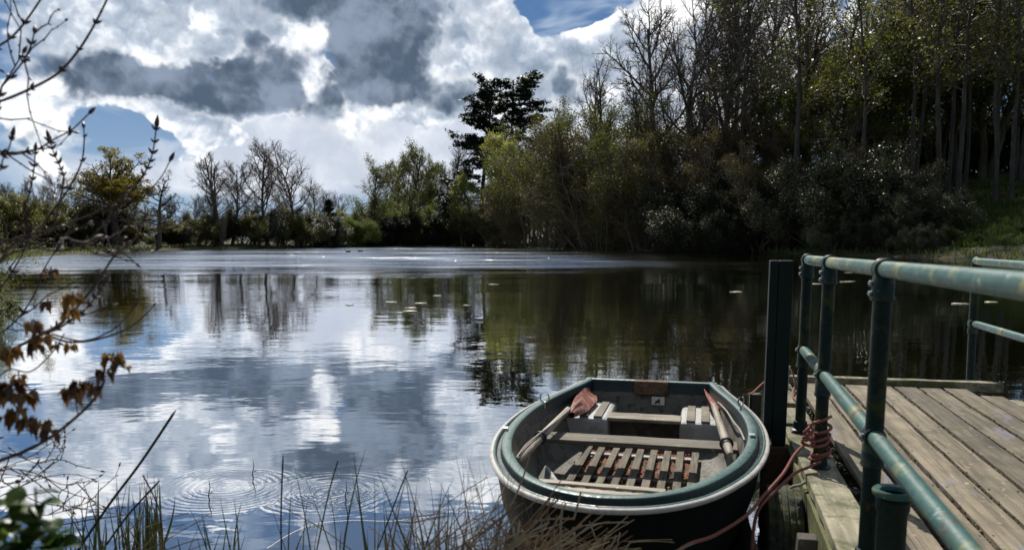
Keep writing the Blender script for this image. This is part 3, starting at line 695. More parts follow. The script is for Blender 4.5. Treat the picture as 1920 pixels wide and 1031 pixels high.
label = 'grass on the near bank below the picture'
grass_field('bank_grass', (-7, .45, -3, 6), 16000, .14, .003, M['grass'], 6, lambda x, y, d: (d > .12) & ((np.abs(x) > .5) | (y > .8)))

# ------------------------------------------------------------------ jetty
random.seed(3)
ZD = .36
dock = thing('jetty', 'weathered grey plank jetty running out beside the moored boat', 'jetty', W(1.45, 3, 0), DROT)
OFF = (1.45, 3, 0)
edges = [.80, .98, 1.185, 1.38, 1.57, 1.765, 1.955, 2.15, 2.335]
for i in range(8):
    a, b = edges[i]+.010+random.uniform(0, .004), edges[i+1]-.010-random.uniform(0, .004)
    e = 7.22+random.uniform(-.03, .02)-(.28 if i == 7 else 0)
    m = MB(); L = e+1.2; m.box(((a+b)/2, e-L/2, ZD-.02+random.uniform(-.003, .003)), (b-a, L, .04), seg=60, jit=.0022)
    m.build('plank', M['deck'], dock, OFF, bevel=.004)
# narrow outer boards outside the railing gap, a few lengths
for (s0, s1, n0, n1, dz) in ((-1.0, 4.72, .552, .735, 0), (4.78, 5.62, .56, .73, -.035), (5.72, 6.25, .56, .76, -.03), (6.34, 7.22, .56, .75, -.012)):
    m = MB(); m.box(((n0+n1)/2, (s0+s1)/2, ZD-.025+dz), (n1-n0, s1-s0, .05), seg=max(6, int((s1-s0)*7)), jit=.003)
    m.build('outer_plank', M['outer'], dock, OFF, bevel=.006)
m = MB(); m.box((1.5, 7.29, ZD+.012), (1.86, .10, .075), rot=Matrix.Rotation(.02, 3, 'Z'), seg=14, jit=.003, axis=0); m.build('end_board', M['outer'], dock, OFF, bevel=.006)
m = MB(); m.box((2.36, 6.72, ZD-.035), (.17, .30, .05), rot=Matrix.Rotation(.25, 3, 'Z'), seg=4, jit=.004); m.build('broken_board', M['outer'], dock, OFF, bevel=.006)
m = MB(); m.box((2.42, 6.2, ZD-.06), (.16, .62, .045), rot=Matrix.Rotation(-.1, 3, 'Z'), seg=5, jit=.004); m.build('broken_board', M['outer'], dock, OFF, bevel=.006)
for k in range(11):
    s = .1+k*.70; m = MB(); m.box((1.45, s, ZD-.115), (1.76, .07, .12), seg=6, jit=.003, axis=0); m.build('joist', M['pile'], dock, OFF)
for nn in (.72, 1.4, 2.2):
    m = MB(); m.box((nn, 3, ZD-.235), (.09, 8.2, .11), seg=12, jit=.003); m.build('beam', M['pile'], dock, OFF)
m = MB(); m.box((.566, 2.6, ZD-.17), (.045, 6.2, .2), seg=30, jit=.003); m.build('side_board', M['fascia'], dock, OFF, bevel=.004)
for (n_, s_) in ((.63, 6.9), (.63, 2.2), (2.25, 6.9), (2.25, 4.4), (2.25, 1.9), (1.4, 6.9)):
    m = MB(); m.tube([(n_, s_, -1.1), (n_, s_, -.2), (n_, s_, ZD-.19)], .07, 12); m.build('pile', M['pile'], dock, OFF, smooth=True)
m = MB(); m.box((.42, 6.55, .06), (.09, .09, .62), seg=1); m.build('pile', M['pile'], dock, OFF, bevel=.006)
m = MB(); m.box((.44, 6.02, .20), (.05, .62, .06), rot=Matrix.Rotation(-.35, 3, 'Z')); m.build('brace', M['outer'], dock, OFF, bevel=.004)
m = MB(); m.box((.47, 3.56, .13), (.085, .085, .36), seg=3, jit=.004, axis=2); m.build('pile', M['pile'], dock, OFF, bevel=.008)
# nail heads on the planks
m = MB()
for i in range(8):
    for k in range(10):
        for e in (.03, -.03):
            nn = edges[i]+.03 if e > 0 else edges[i+1]-.03
            m.lathe([(.0065, 0), (.0055, .0018)], (nn+random.uniform(-.004, .004), .1+k*.70+random.uniform(-.01, .01), ZD), k=6)
m.build('nail_heads', M['pile'], dock, OFF)

# litter of moss and dead leaves in the gaps
def litter(name, pts, size, mats, label):
    r = np.random.default_rng(5); P = np.array(pts); V, Qd = leaves(P, 1, (0, 0, .002), size, 9, .9, 1.3)
    tag(obj(name, np_mesh(name, V, Qd, mats, r.integers(0, len(mats), len(Qd)))), label, 'litter', kind='stuff')
pts = []
for _ in range(5200):
    e = random.choice(edges[1:8]+[.765, .765, .775]); s = random.uniform(1.5, 7.2)
    w_ = .006 if e > .8 else .026
    pts.append(W(e+random.gauss(0, w_), s, ZD-random.uniform(.0, .03)-(.03 if e < .8 else 0)))
litter('gap_litter', pts, .012, [M['leafmud'], M['reed'], M['brownbud'], M['leafmud']], 'moss and crumbled dead leaves packed into the gaps between the planks')

# ------------------------------------------------------------------ railings
def pipe(name, a, b, r, mat, parent, off, k=20, n=2):
    m = MB(); a = Vector(a); b = Vector(b); m.tube([a.lerp(b, i/n) for i in range(n+1)], r, k); return m.build(name, mat, parent, off, smooth=True)
def ringpart(name, c, axis, r, w, parent, off, t=.012):
    m = MB(); m.lathe([(r-.002, -w/2), (r+t*.7, -w/2), (r+t, -w/2+.006), (r+t*.6, -w/4), (r+t*.6, w/4), (r+t, w/2-.006), (r+t*.7, w/2), (r-.002, w/2)], c, axis, 24, close=True)
    return m
ZR = ZD+1.105
rl = thing('pipe_railing', 'worn green pipe railing with lichen patches between boat and jetty planks', 'railing', W(.64, 4.2, ZD), DROT)
RO = (.64, 4.2, ZD)
posts = [SN(Vector((1.913, 5.172, 0))), SN(Vector((1.68, 4.238, 0))), SN(Vector((1.363, 2.93, 0)))]
pr = [(p.x, p.y) for p in posts]
near = SN(aty(1920, 537, 1.63)); near2 = near+(near-Vector((pr[0][0], pr[0][1], ZR-.005)))*.75
top_a = Vector((pr[0][0], pr[0][1], ZR-.003)); top_b = near2
def topz(s): t = (s-top_a.y)/(top_b.y-top_a.y); return top_a.z+(top_b.z-top_a.z)*t
def topn(s): t = (s-top_a.y)/(top_b.y-top_a.y); return top_a.x+(top_b.x-top_a.x)*t
pipe('top_rail', top_a, top_b, .030, M['rail'], rl, RO, 24, 8)
mz = .877
ma = Vector((pr[0][0], pr[0][1], mz)); mb = Vector((pr[2][0]+(pr[2][0]-pr[0][0])*1.0, pr[2][1]-4.1, mz-.045))
pipe('mid_rail', ma, mb, .031, M['rail'], rl, RO, 24, 8)
ax = (top_b-top_a).normalized(); ax2 = (mb-ma).normalized()
for i, (n_, s_) in enumerate(pr+[(pr[2][0]-.0, pr[2][1]-3.9)]):
    tz = topz(s_)
    p = pipe('post', (n_, s_, ZD-.02), (topn(s_), s_, tz-.03), .033, M['raildark'], rl, RO, 20, 6)
    if i == 3: n_ = pr[2][0]
    for (c, a2) in ((Vector((topn(s_), s_, tz)), ax), (Vector((n_, s_, ma.z+(mb.z-ma.z)*(s_-ma.y)/(mb.y-ma.y))), ax2)):
        m = MB(); m.lathe([(.029, -.032), (.037, -.034), (.041, -.028), (.038, -.018), (.038, .018), (.041, .028), (.037, .034), (.029, .032)], c, a2, 24, close=True)
        m.lathe([(.032, -.115), (.040, -.115), (.044, -.108), (.040, -.095), (.039, -.03), (.032, -.02)], c, Vector((0, 0, 1)), 20, close=True)
        cp = m.build('coupling', M['coupling'], rl, RO, smooth=True)
        bb = MB()
        for dz in (-.052, -.090) if a2 is ax else (.0,):
            bb.lathe([(.0, 0), (.010, 0), (.011, .012), (.006, .016), (0, .016)], c+Vector((-.036, 0, dz)), Vector((-1, -.35, 0)), 10)
        bb.build('bolt', M['metal'], cp, RO, smooth=True)
    m = MB(); m.lathe([(.0, 0), (.062, 0), (.064, .006), (.045, .014), (.043, .06), (.033, .062)], (n_, s_, ZD+(-.02 if i == 0 else 0)), k=20)
    m.build('flange', M['coupling'], rl, RO, smooth=True)
m = MB(); m.lathe([(.0, -.04), (.034, -.04), (.036, -.02), (.036, .02), (.030, .035), (0, .038)], ma, -ax2, 20); m.build('end_cap', M['coupling'], rl, RO, smooth=True)

rr = thing('pipe_railing', 'green pipe railing along the far right side of the jetty', 'railing', Vector((4.027, 6.889, ZD)), DROT)
q = SN(Vector((4.027, 6.889, 0))); RO2 = (q.x, q.y, ZD)
tz, mz2 = 1.405, .868
pipe('post', (q.x, q.y, ZD-.2), (q.x-.03, q.y, tz), .033, M['raildark'], rr, RO2)
pipe('post', (q.x, q.y-3.2, ZD-.2), (q.x, q.y-3.2, tz), .033, M['raildark'], rr, RO2)
qd = SN(Vector((4.027+2.2, 6.889-4.45, 0)))
for (z, n1, s1, zz) in ((tz, q.x+.05, q.y-3.2, tz), (mz2, q.x+.05, q.y-3.2, mz2)):
    pipe('top_rail' if z == tz else 'mid_rail', (q.x-(.03 if z == tz else .01), q.y, z), (n1, s1, zz), .030, M['rail'], rr, RO2, 20, 4)
    m = MB(); m.lathe([(.028, -.032), (.038, -.034), (.041, -.026), (.038, 0), (.041, .026), (.038, .034), (.028, .032)], (q.x-.015, q.y, z), Vector((0, -1, 0)), 20, close=True)
    m.lathe([(.031, -.09), (.040, -.09), (.042, -.08), (.038, -.02)], (q.x-.015, q.y, z), Vector((0, 0, 1)), 20, close=True)
    m.build('coupling', M['coupling'], rr, RO2, smooth=True)

# short open socket pipe
sp_ = thing('socket_pipe', 'short upright green pipe with a wide open collar beside the lower rail', 'pipe', W(.675, 2.98, ZD), DROT)
m = MB(); m.lathe([(.050, 0), (.050, .27), (.056, .285), (.058, .32), (.050, .33), (.042, .33), (.042, 0)], (.675, 2.98, ZD), k=28, close=True); m.build('pipe', M['raildark'], sp_, (.675, 2.98, ZD), smooth=True)
m = MB(); m.lathe([(.048, .33), (.068, .335), (.071, .345), (.071, .352), (.066, .358), (.046, .354), (.042, .34)], (.675, 2.98, ZD), k=32, close=True); m.build('collar', M['rail'], sp_, (.675, 2.98, ZD), smooth=True)

# mooring post
mp = thing('mooring_post', 'tall dark green twin-channel mooring post between boat and railing', 'post', W(.46, 5.27, ZD), DROT)
MO = (.46, 5.27, ZD)
m = MB(); m.box((.418, 5.27, (ZD-.03+1.463)/2), (.050, .10, 1.463-ZD+.03)); m.build('channel', M['steel'], mp, MO, bevel=.004)
m = MB(); m.box((.489, 5.275, (ZD-.07+1.463)/2), (.086, .10, 1.463-ZD+.07)); m.build('channel', M['steel'], mp, MO, bevel=.004)
m = MB(); m.box((.47, 5.29, -.28), (.15, .14, 1.12), seg=5, jit=.004, axis=2); m.build('pile_base', M['rustpad'], mp, MO, bevel=.008)

# ------------------------------------------------------------------ tyre fender
ty = thing('tyre', 'mossy old tyre hung as a fender between boat and jetty', 'tyre', W(.44, 4.33, -.02), DROT)
m = MB(); R0 = .31; K = 96; prof = []
hw = .092
pf = [(-hw*.75, R0-.115), (-hw, R0-.075), (-hw*1.02, R0-.04), (-hw*.92, R0-.012)]
cols = [(-hw*.9, 0), (-.055, 0), (-.050, 1), (-.043, 0), (-.022, 0), (-.017, 1), (-.010, 0), (.010, 0), (.017, 1), (.022, 0), (.043, 0), (.050, 1), (.055, 0), (hw*.9, 0)]
vs = []; fs = []
for j in range(K):
    a = 2*PI*j/K; row = []
    for (x, r) in pf: row.append((x, r))
    for (x, g_) in cols:
        cut = .008 if (g_ or (j % 4 == 0 and abs(x) > .02)) else 0
        row.append((x, R0-cut-.10*(x/hw)**2*.10))
    for (x, r) in reversed(pf): row.append((-x, r))
    row += [(hw*.62, R0-.118), (hw*.72, R0-.07), (hw*.6, R0-.03), (-hw*.6, R0-.03), (-hw*.72, R0-.07), (-hw*.62, R0-.118)]
    for (x, r) in row: vs.append((x, r*math.cos(a), r*math.sin(a)))
    nr = len(row)
for j in range(K):
    for i in range(nr):
        a, b = j*nr+i, j*nr+(i+1) % nr; c, d = ((j+1) % K)*nr+(i+1) % nr, ((j+1) % K)*nr+i
        fs.append((a, b, c, d))
m.add(vs, fs); m.build('casing', M['tyre'], ty, (0, 0, 0), smooth=True, auto=35)
m = MB(); m.tube(spline([(.0, .02, .185), (.03, .0, .30), (.09, .0, .33), (.13, .02, .36)], 6), .008, 8); m.build('hanging_rope', M['greyrope'], ty, (0, 0, 0), smooth=True)

# ------------------------------------------------------------------ the boat
BN = -.41
hwk = [(3.225, 0), (3.245, .12), (3.30, .245), (3.40, .365), (3.55, .48), (3.8, .600), (4.1, .700), (4.5, .775), (4.95, .802), (5.4, .780), (5.85, .712), (6.25, .630), (6.49, .588), (6.57, .576), (6.605, .556), (6.618, .52), (6.62, .30), (6.62, 0)]
def sheer(s): return .402+.06*max(0, (6.8-s)/3.57)**2
half = spline([(w_, s, 0) for s, w_ in hwk], 5)
outl = [(p.x, p.y) for p in half]+[(-p.x, p.y) for p in reversed(half[1:-1])]
NO = len(outl)
nrm = []
for i in range(NO):
    a = Vector(outl[i-1]); b = Vector(outl[(i+1) % NO]); t = (b-a).normalized(); nrm.append(Vector((t.y, -t.x)))
# make normals point outward
cx = Vector((0, 5.0))
for i in range(NO):
    if nrm[i].dot(Vector(outl[i])-cx) < 0: nrm[i] = -nrm[i]
def ringpts(inset, dz, zabs=None, sc=None):
    out = []
    for (x, s), n_ in zip(outl, nrm):
        px = x-n_.x*inset; ps = s-n_.y*inset
        if abs(px) < 1e-4: px = 0
        if x > 1e-6: px = max(px, 0.0)
        if x < -1e-6: px = min(px, 0.0)
        if sc: px *= sc[0]; ps = 5.15+(ps-5.15)*sc[1]
        z = zabs if zabs is not None else sheer(s)+dz
        out.append((BN+px, ps, z))
    return out
def loft(rings, mats_idx=None, capend=False, flip=False):
    m = MB(); vs = []; fs = []
    for r in rings: vs += r
    for i in range(len(rings)-1):
        for j in range(NO):
            k = (j+1) % NO; f = (i*NO+j, i*NO+k, (i+1)*NO+k, (i+1)*NO+j); fs.append(f if not flip else tuple(reversed(f)))
    if capend: fs.append(tuple((len(rings)-1)*NO+j for j in range(NO)))
    m.add(vs, fs); return m
boat = thing('rowing_boat', 'green-rimmed rowing boat with white rub strip moored beside the jetty', 'boat', W(BN, 5.0, 0), DROT)
BO = (BN, 5.0, 0)
loft([ringpts(.022, -.012), ringpts(.03, -.06), ringpts(.055, 0, .22), ringpts(.11, 0, .05), ringpts(.17, 0, -.07), ringpts(.28, 0, -.13, (.8, .95))], capend=True).build('hull', M['hull'], boat, BO, smooth=True, auto=60)
# white rub strip
sec = [(.02, -.016), (.004, -.014), (-.007, -.008), (-.010, .001), (-.007, .009), (.002, .013), (.02, .014)]
loft([ringpts(a, b) for a, b in sec]).build('rub_strip', M['rub'], boat, BO, smooth=True, auto=60)
# green gunwale: ledge, dark step, raised top, inner lip
loft([ringpts(.010, .008), ringpts(.013, .016), ringpts(.020, .018), ringpts(.026, .015), ringpts(.029, .006)]).build('gunwale_ledge', M['bgreen'], boat, BO, smooth=True, auto=40)
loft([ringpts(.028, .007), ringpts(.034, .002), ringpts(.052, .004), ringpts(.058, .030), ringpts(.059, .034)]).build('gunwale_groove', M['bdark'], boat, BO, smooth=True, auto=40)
loft([ringpts(.057, .0335), ringpts(.060, .040), ringpts(.068, .043), ringpts(.103, .043), ringpts(.112, .039), ringpts(.116, .028)]).build('gunwale', M['bgreen'], boat, BO, smooth=True, auto=40)
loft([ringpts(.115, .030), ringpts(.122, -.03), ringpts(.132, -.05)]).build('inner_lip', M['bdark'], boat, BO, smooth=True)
loft([ringpts(.132, -.05), ringpts(.126, -.055), ringpts(.134, -.065), ringpts(.155, 0, .20), ringpts(.20, 0, .085), ringpts(.26, 0, .055), ringpts(.33, 0, .045, (.85, .96))], capend=True).build('inner_shell', M['liner'], boat, BO, smooth=True, auto=60)

random.seed(5)
def plk(name, c, d, mat, parent=boat, rot=None, axis=0, seg=8, jit=.0015, bevel=.004):
    m = MB(); m.box(c, d, rot=rot, seg=seg, jit=jit, axis=axis); return m.build(name, mat, parent, BO, bevel=bevel)
# thwart, bench, stern boxes
plk('thwart', (BN-.01, 5.15, .275), (1.31, .20, .028), M['thwart'])
for sgn in (-1, 1):
    bx = MB(); x0 = BN+sgn*.445
    bx.box((x0, 6.13, .155), (.37, .64, .23), seg=1); ob = bx.build('seat_box', M['seatbox'], boat, BO, bevel=.03)
    for k, w_ in enumerate((-.105, .0, .105)):
        plk('seat_slat', (x0+w_, 6.12, .277), (.062, .58, .012), M['thwart'] if k != 1 or sgn > 0 else M['slat'], ob, axis=1, seg=6)
plk('stern_bench', (BN, 5.93, .262), (.54, .20, .026), M['thwart'])
plk('bench_front', (BN, 6.02, .13), (.52, .02, .20), M['liner'])
plk('motor_pad', (BN+.01, 6.500, .393), (.27, .09, .11), M['rustpad'], bevel=.005)
m = MB(); m.box((BN+.07, 6.458, .29), (.105, .012, .07), rot=Matrix.Rotation(.0, 3, 'X')); pl = m.build('maker_plate', M['white'], boat, BO, bevel=.01)
# small dark leaping-hare emblem on the plate
har = [(-.020, -.016), (-.012, -.018), (-.006, -.008), (.002, -.010), (.006, -.018), (.012, -.016), (.010, -.004), (.014, .006), (.012, .012), (.006, .010), (.010, .020), (.004, .018), (.000, .008), (-.008, .006), (-.014, .002), (-.018, -.006)]
m = MB(); vs = [(BN+.07+x*1.25, 6.4495, .29+z*1.25) for x, z in har]+[(BN+.07+x*1.25, 6.4475, .29+z*1.25) for x, z in har]; nh = len(har)
m.add(vs, [tuple(range(nh)), tuple(reversed(range(nh, 2*nh)))]+[(i, (i+1) % nh, nh+(i+1) % nh, nh+i) for i in range(nh)]); m.build('emblem', M['black'], pl, BO)
# floor mud and slats
m = MB(); gn = 26; vs = []; fs = []
for i in range(gn+1):
    for j in range(15):
        vs.append((BN-.36+.72*j/14, 4.12+1.72*i/gn, .066+random.uniform(-.006, .008)))
for i in range(gn):
    for j in range(14): a = i*15+j; fs.append((a, a+1, a+16, a+15))
m.add(vs, fs); 
mm, g, b = material('floor_dirt'); v = tc(g); n1 = g.noise(v, 6, 5, .7); n2 = g.noise(v, 55, 4, .6)
col = g.mix(g.mr(n1.outputs[0], .44, .52), (.035, .03, .016), (.21, .07, .028)); col = g.mix(g.mr(n2.outputs[0], .5, .62, 0, .75), col, (.05, .03, .018))
g.set(b.inputs['Base Color'], col); b.inputs['Roughness'].default_value = .9; bump(g, n2.outputs[0], .8, .01, b)
m.build('floor_dirt', mm, boat, BO, smooth=True)
for i in range(9):
    x = BN-.37+i*.093
    L = 1.34 if 1 < i < 7 else (1.15 if i in (1, 7) else .85)
    plk('floor_slat', (x, 5.62-L/2, .098), (.05, L, .016), M['slat'], axis=1, seg=10, jit=.002, rot=Matrix.Rotation(random.uniform(-.02, .02)-.015, 3, 'Z'))
for s_ in (4.35, 4.95, 5.5):
    plk('floor_crossbar', (BN, s_, .080), (.78, .05, .018), M['seatbox'] if s_ > 5.4 else M['slat'])
for (s_, w_, z_) in ((3.97, .66, .335), (3.865, .52, .335)):
    plk('bow_slat', (BN-.08, s_, z_), (w_, .055, .014), M['paleslat'], rot=Matrix.Rotation(-.03, 3, 'Z'))
plk('bow_shelf', (BN, 3.80, .30), (.60, .34, .03), M['liner'], bevel=.008)
# knee on the port side
plk('knee', (BN-.47, 4.62, .13), (.035, .40, .10), M['seatbox'], rot=Matrix.Rotation(.4, 3, 'Z')@Matrix.Rotation(.5, 3, 'Y'), axis=1, bevel=.01)
# fittings on the gunwale
for (px, py) in ((948, 815), (1410, 827)):
    p = SN(atz(px, py, .44)); m = MB(); m.box((p.x, p.y, sheer(p.y)+.056), (.032, .045, .008), rot=Matrix.Rotation(.1, 3, 'Z')); m.build('rowlock_plate', M['metal'], boat, BO, bevel=.002)
# rowlocks: U-shaped horns
for (px, py, side) in ((1021, 757, -1), (1389, 764, 1)):
    p = SN(atz(px, py, .46)); zz = .46
    m = MB(); u = Vector((math.cos(.9), math.sin(.9), 0)) if side > 0 else Vector((1, .1, 0))
    ptsu = []
    for k in range(13):
        a = PI*(-1.22+k*1.44/12)
        ptsu.append(Vector((p.x, p.y, zz+.045))+u*math.sin(a+PI)*-.030*1.0+Vector((0, 0, -math.cos(a+PI)*.0))) if False else None
        th_ = math.radians(-235+k*290/12)
        ptsu.append(Vector((p.x, p.y, zz+.045))+u*(.031*math.cos(th_))+Vector((0, 0, .034*math.sin(th_))))
    ptsu = [q_ for q_ in ptsu if q_ is not None]
    m.tube(ptsu, [.003]+[.0055]*11+[.003], 8)
    m.tube([(p.x, p.y, zz+.012), (p.x, p.y, zz-.03)], .0065, 8)
    m.build('rowlock', M['metal'], boat, BO, smooth=True)
# bow ring
m = MB(); rc = Vector((BN+.0, 3.235, .28))
m.tube([rc+Vector((.028*math.cos(a), -.01, .034*math.sin(a))) for a in [i*2*PI/16 for i in range(17)]], .0045, 8, cap=False); m.build('bow_ring', M['metal'], boat, BO, smooth=True)
# light line lying inside the gunwales
for pxs in ([(968, 858), (985, 835), (1000, 822), (1035, 795), (1065, 770), (1090, 748)], [(1345, 752), (1362, 770), (1375, 790), (1387, 805), (1396, 825)]):
    m = MB(); m.tube(spline([SN(atz(x, y, .39 if i not in (0,) else .37)) for i, (x, y) in enumerate(pxs)], 5), .006, 6); m.build('gunwale_line', M['greyrope'], boat, BO, smooth=True)

# oars -------------------------------------------------------
def oar(label, p_handle, p_collar, p_neck, p_tip, tilt, mat=None):
    a, c, n_, t = [SN(atz(*p)) for p in (p_handle, p_collar, p_neck, p_tip)]
    d = (t-a).normalized(); a2 = a
    root = thing('oar', label, 'oar', W(a2.x, a2.y, a2.z), DROT, 'oars lying in the rowing boat'); off = tuple(a2)
    L = (t-a).length
    m = MB(); Ls = (n_-a).length
    m.tube([a+d*x for x in (0, .02, .06, .12, .2, Ls*.5, Ls*.8, Ls)], [.014, .021, .023, .026, .027, .026, .023, .021], 14); m.build('shaft', M['oar'], root, off, smooth=True)
    cc = (c-a).dot(d)
    m = MB(); m.lathe([(.026, -.045), (.032, -.045), (.032, -.012), (.042, -.008), (.043, .004), (.032, .010), (.031, .045), (.026, .045)], a+d*cc, d, 20, close=True); m.build('collar', M['black'], root, off, smooth=True)
    # blade
    side = d.cross(Vector((0, 0, 1))).normalized(); up = side.cross(d).normalized()
    side = (side*math.cos(tilt)+up*math.sin(tilt)).normalized(); up = side.cross(d).normalized()
    vs = []; fs = []; n0 = n_-d*.05; LB = (t-n0).length; rows = 12; cols_ = 7
    for i in range(rows+1):
        u = i/rows; w_ = .021+.052*min(1, u/.45)**.8 if u < .9 else .073-.03*(u-.9)/.1
        th_ = .021*(1-u)**1.5+.005
        for sgn in (1, -1):
            for j in range(cols_):
                q_ = -1+2*j/(cols_-1); crown = (1-q_*q_)
                vs.append(n0+d*(LB*u)+side*(w_*q_)+up*(sgn*(th_*crown+.002)-.02*u*u*(1-q_*q_)))
    per = cols_*2
    for i in range(rows):
        for j in range(cols_-1):
            fs.append((i*per+j, i*per+j+1, (i+1)*per+j+1, (i+1)*per+j)); fs.append((i*per+cols_+j+1, i*per+cols_+j, (i+1)*per+cols_+j, (i+1)*per+cols_+j+1))
        for j in (0, cols_-1):
            fs.append((i*per+j, (i+1)*per+j, (i+1)*per+cols_+j, i*per+cols_+j))
    fs.append(tuple(rows*per+j for j in range(cols_))+tuple(rows*per+cols_+j for j in reversed(range(cols_))))
    m = MB(); m.add(vs, fs); bl = m.build('blade', M['blade'], root, off, smooth=True, auto=50)
oar('oar with red worn blade lying on the left side of the boat', (972, 862, .345), (1015, 822, .35), (1074, 775, .345), (1104, 728, .39), -.8)
oar('oar with red worn blade lying on the right side of the boat', (1369, 852, .35), (1361, 833, .35), (1343, 768, .345), (1327, 727, .39), -.7)

# bailer
bk = SN(atz(1213, 800, .10)); bail = thing('bailer_bucket', 'small black bucket tipped over in the stern of the boat', 'bucket', W(bk.x, bk.y, .13), DROT)
m = MB(); axb = Vector((-.75, -.25, .45)).normalized()
m.lathe([(.0, -.045), (.045, -.045), (.058, .06), (.061, .062), (.061, .066), (.054, .066), (.042, -.038), (.0, -.038)], (0, 0, 0), axb, 24); m.build('bucket_body', M['black'], bail, smooth=True)
m = MB(); m.lathe([(.058, .058), (.063, .058), (.064, .066), (.058, .068)], (0, 0, 0), axb, 24, close=True); m.build('rim', plain('bucket_rim', (.25, .24, .22), .5), bail, smooth=True)
# debris: pale leaf in the bilge and muck
tag(litter('boat_litter', [W(BN+random.uniform(-.42, .4), random.uniform(4.1, 5.75), .085) for _ in range(900)], .014, [M['leafmud'], M['brownbud'], M['darkstraw']], 'dead leaf crumbs in the bottom of the boat') or bpy.data.objects['boat_litter'])

# ------------------------------------------------------------------ ropes
def rope(name, label, paths, r=.0085):
    root = MB()
    for p in paths: root.tube(spline(p, 8), r, 8)
    o = root.build(name, M['rope'], None, smooth=True); tag(o, label, 'rope'); return o
pn, ps = pr[1]; R_ = .033+.009
coil = []
zb = ZD+.045
for i in range(0, 5*16+1):
    t = i/16; a = 2*PI*t+2.2; z = zb+t*.036+.011*math.sin(a*1.0+1+.5*math.sin(t*2.3))+.008*math.sin(t*3.1); rr_ = R_+.006+.008*math.sin(a+t*1.7)+.004*math.sin(i*.33)
    coil.append(W(pn+rr_*math.cos(a), ps+rr_*math.sin(a), z))
m = MB(); m.tube(coil, .0085, 8)
m.tube(spline([W(pn+.05, ps+.0, zb+.24), W(pn+.0, ps-.05, zb+.225), W(pn-.05, ps-.03, zb+.20), W(pn-.07, ps-.03, zb+.15), W(pn-.075, ps-.03, zb+.10)], 8), .0085, 8)
# hitch loops on the left
for (dz, rr2, tl) in ((.13, .026, .5), (.10, .032, -.3), (.165, .022, .9)):
    c0 = W(pn-.065, ps-.035, zb+dz)
    m.tube([c0+Vector((rr2*math.cos(a), .012*math.sin(a*2), rr2*.62*math.sin(a)+rr2*tl*.4*math.cos(a))) for a in [i*2*PI/18 for i in range(19)]], .0085, 8, cap=False)
st = W(pn-.08, ps-.04, zb+.09)
pA = [st, aty(1490, 852, 4.15), aty(1468, 888, 4.02), aty(1435, 925, 3.85), aty(1400, 965, 3.6), aty(1340, 1003, 3.35), aty(1270, 1034, 3.15), W(BN+.20, 3.08, .13), W(BN+.04, 3.19, .22), W(BN, 3.225, .262)]
m.tube(spline(pA, 8), .0085, 8)
pB = [W(pn-.0, ps-.05, zb+.0), aty(1515, 876, 4.13), aty(1492, 886, 4.08), aty(1462, 912, 3.95), aty(1435, 938, 3.82), aty(1420, 960, 3.76), aty(1412, 1000, 3.74), aty(1409, 1060, 3.73)]
m.tube(spline(pB, 8), .0085, 8)
# knot at the bow ring
for k in range(4):
    c0 = W(BN-.005+.006*k, 3.205, .255-.012*k)
    m.tube([c0+Vector((.018*math.cos(a), .016*math.sin(a), .012*math.sin(a+k))) for a in [i*2*PI/14 for i in range(15)]], .0085, 8, cap=False)
tag(m.build('mooring_rope', M['rope'], None, smooth=True), 'faded red mooring rope coiled round the second railing post and run to the bow', 'rope')
rope('mooring_rope', 'thin orange-red rope from the stern rowlock past the mooring post to the jetty end',
     [[W(.33, 6.02, .46), aty(1412, 735, 6.15), aty(1433, 716, 6.4), aty(1452, 705, 6.5), aty(1470, 690, 6.7), W(.72, 6.95, .50)],
      [W(.72, 6.95, .50), aty(1487, 700, 6.6), aty(1490, 722, 6.5), W(.70, 6.55, .375), W(.72, 6.3, .36)]], .0070)
ck = thing('rope_ring', 'small metal ring post holding the thin rope at the jetty end', 'ring', W(.70, 6.95, ZD), DROT)
m = MB(); m.lathe([(0, 0), (.03, 0), (.03, .01), (.012, .015), (.012, .15), (.02, .155), (.02, .18), (0, .185)], (0, 0, 0), k=14); m.build('ring_post', M['metal'], ck, smooth=True)
m = MB(); m.tube([Vector((.03*math.cos(a), 0, .13+.03*math.sin(a))) for a in [i*2*PI/16 for i in range(17)]], .005, 8, cap=False); m.build('ring', M['metal'], ck, smooth=True)

# ------------------------------------------------------------------ floating things
random.seed(9)
pads = [(733, 566, .17, 'pale floating leaf left of the group of three in mid-lake'), (789, 568, .18, 'pale floating leaf, upper one of the group of three'), (770, 577, .17, 'pale floating leaf, middle one of the group of three'), (768, 583, .19, 'pale floating leaf, lowest one of the group of three'), (820, 554, .14, 'small curled floating leaf right of the group of three'), (925, 533, .20, 'lone pale floating leaf below the pines'),
        (1380, 547, .22, 'lone pale floating leaf left of the mooring post'), (1531, 532, .23, 'pale floating leaf seen between the first two railing posts'), (1586, 528, .26, 'pale floating leaf just right of the second railing post'), (1592, 511, .22, 'left one of two floating leaves close under the top rail'), (1612, 511, .22, 'right one of two floating leaves close under the top rail'), (1800, 569, .24, 'floating leaf left of the far railing post'), (1858, 566, .18, 'floating leaf right of the far railing post'), (655, 571, .12, 'dim floating leaf furthest left in mid-lake'), (1597, 527, .15, 'small floating leaf beside the second railing post'), (875, 572, .09, 'tiny floating leaf below the fuller pine reflection')]
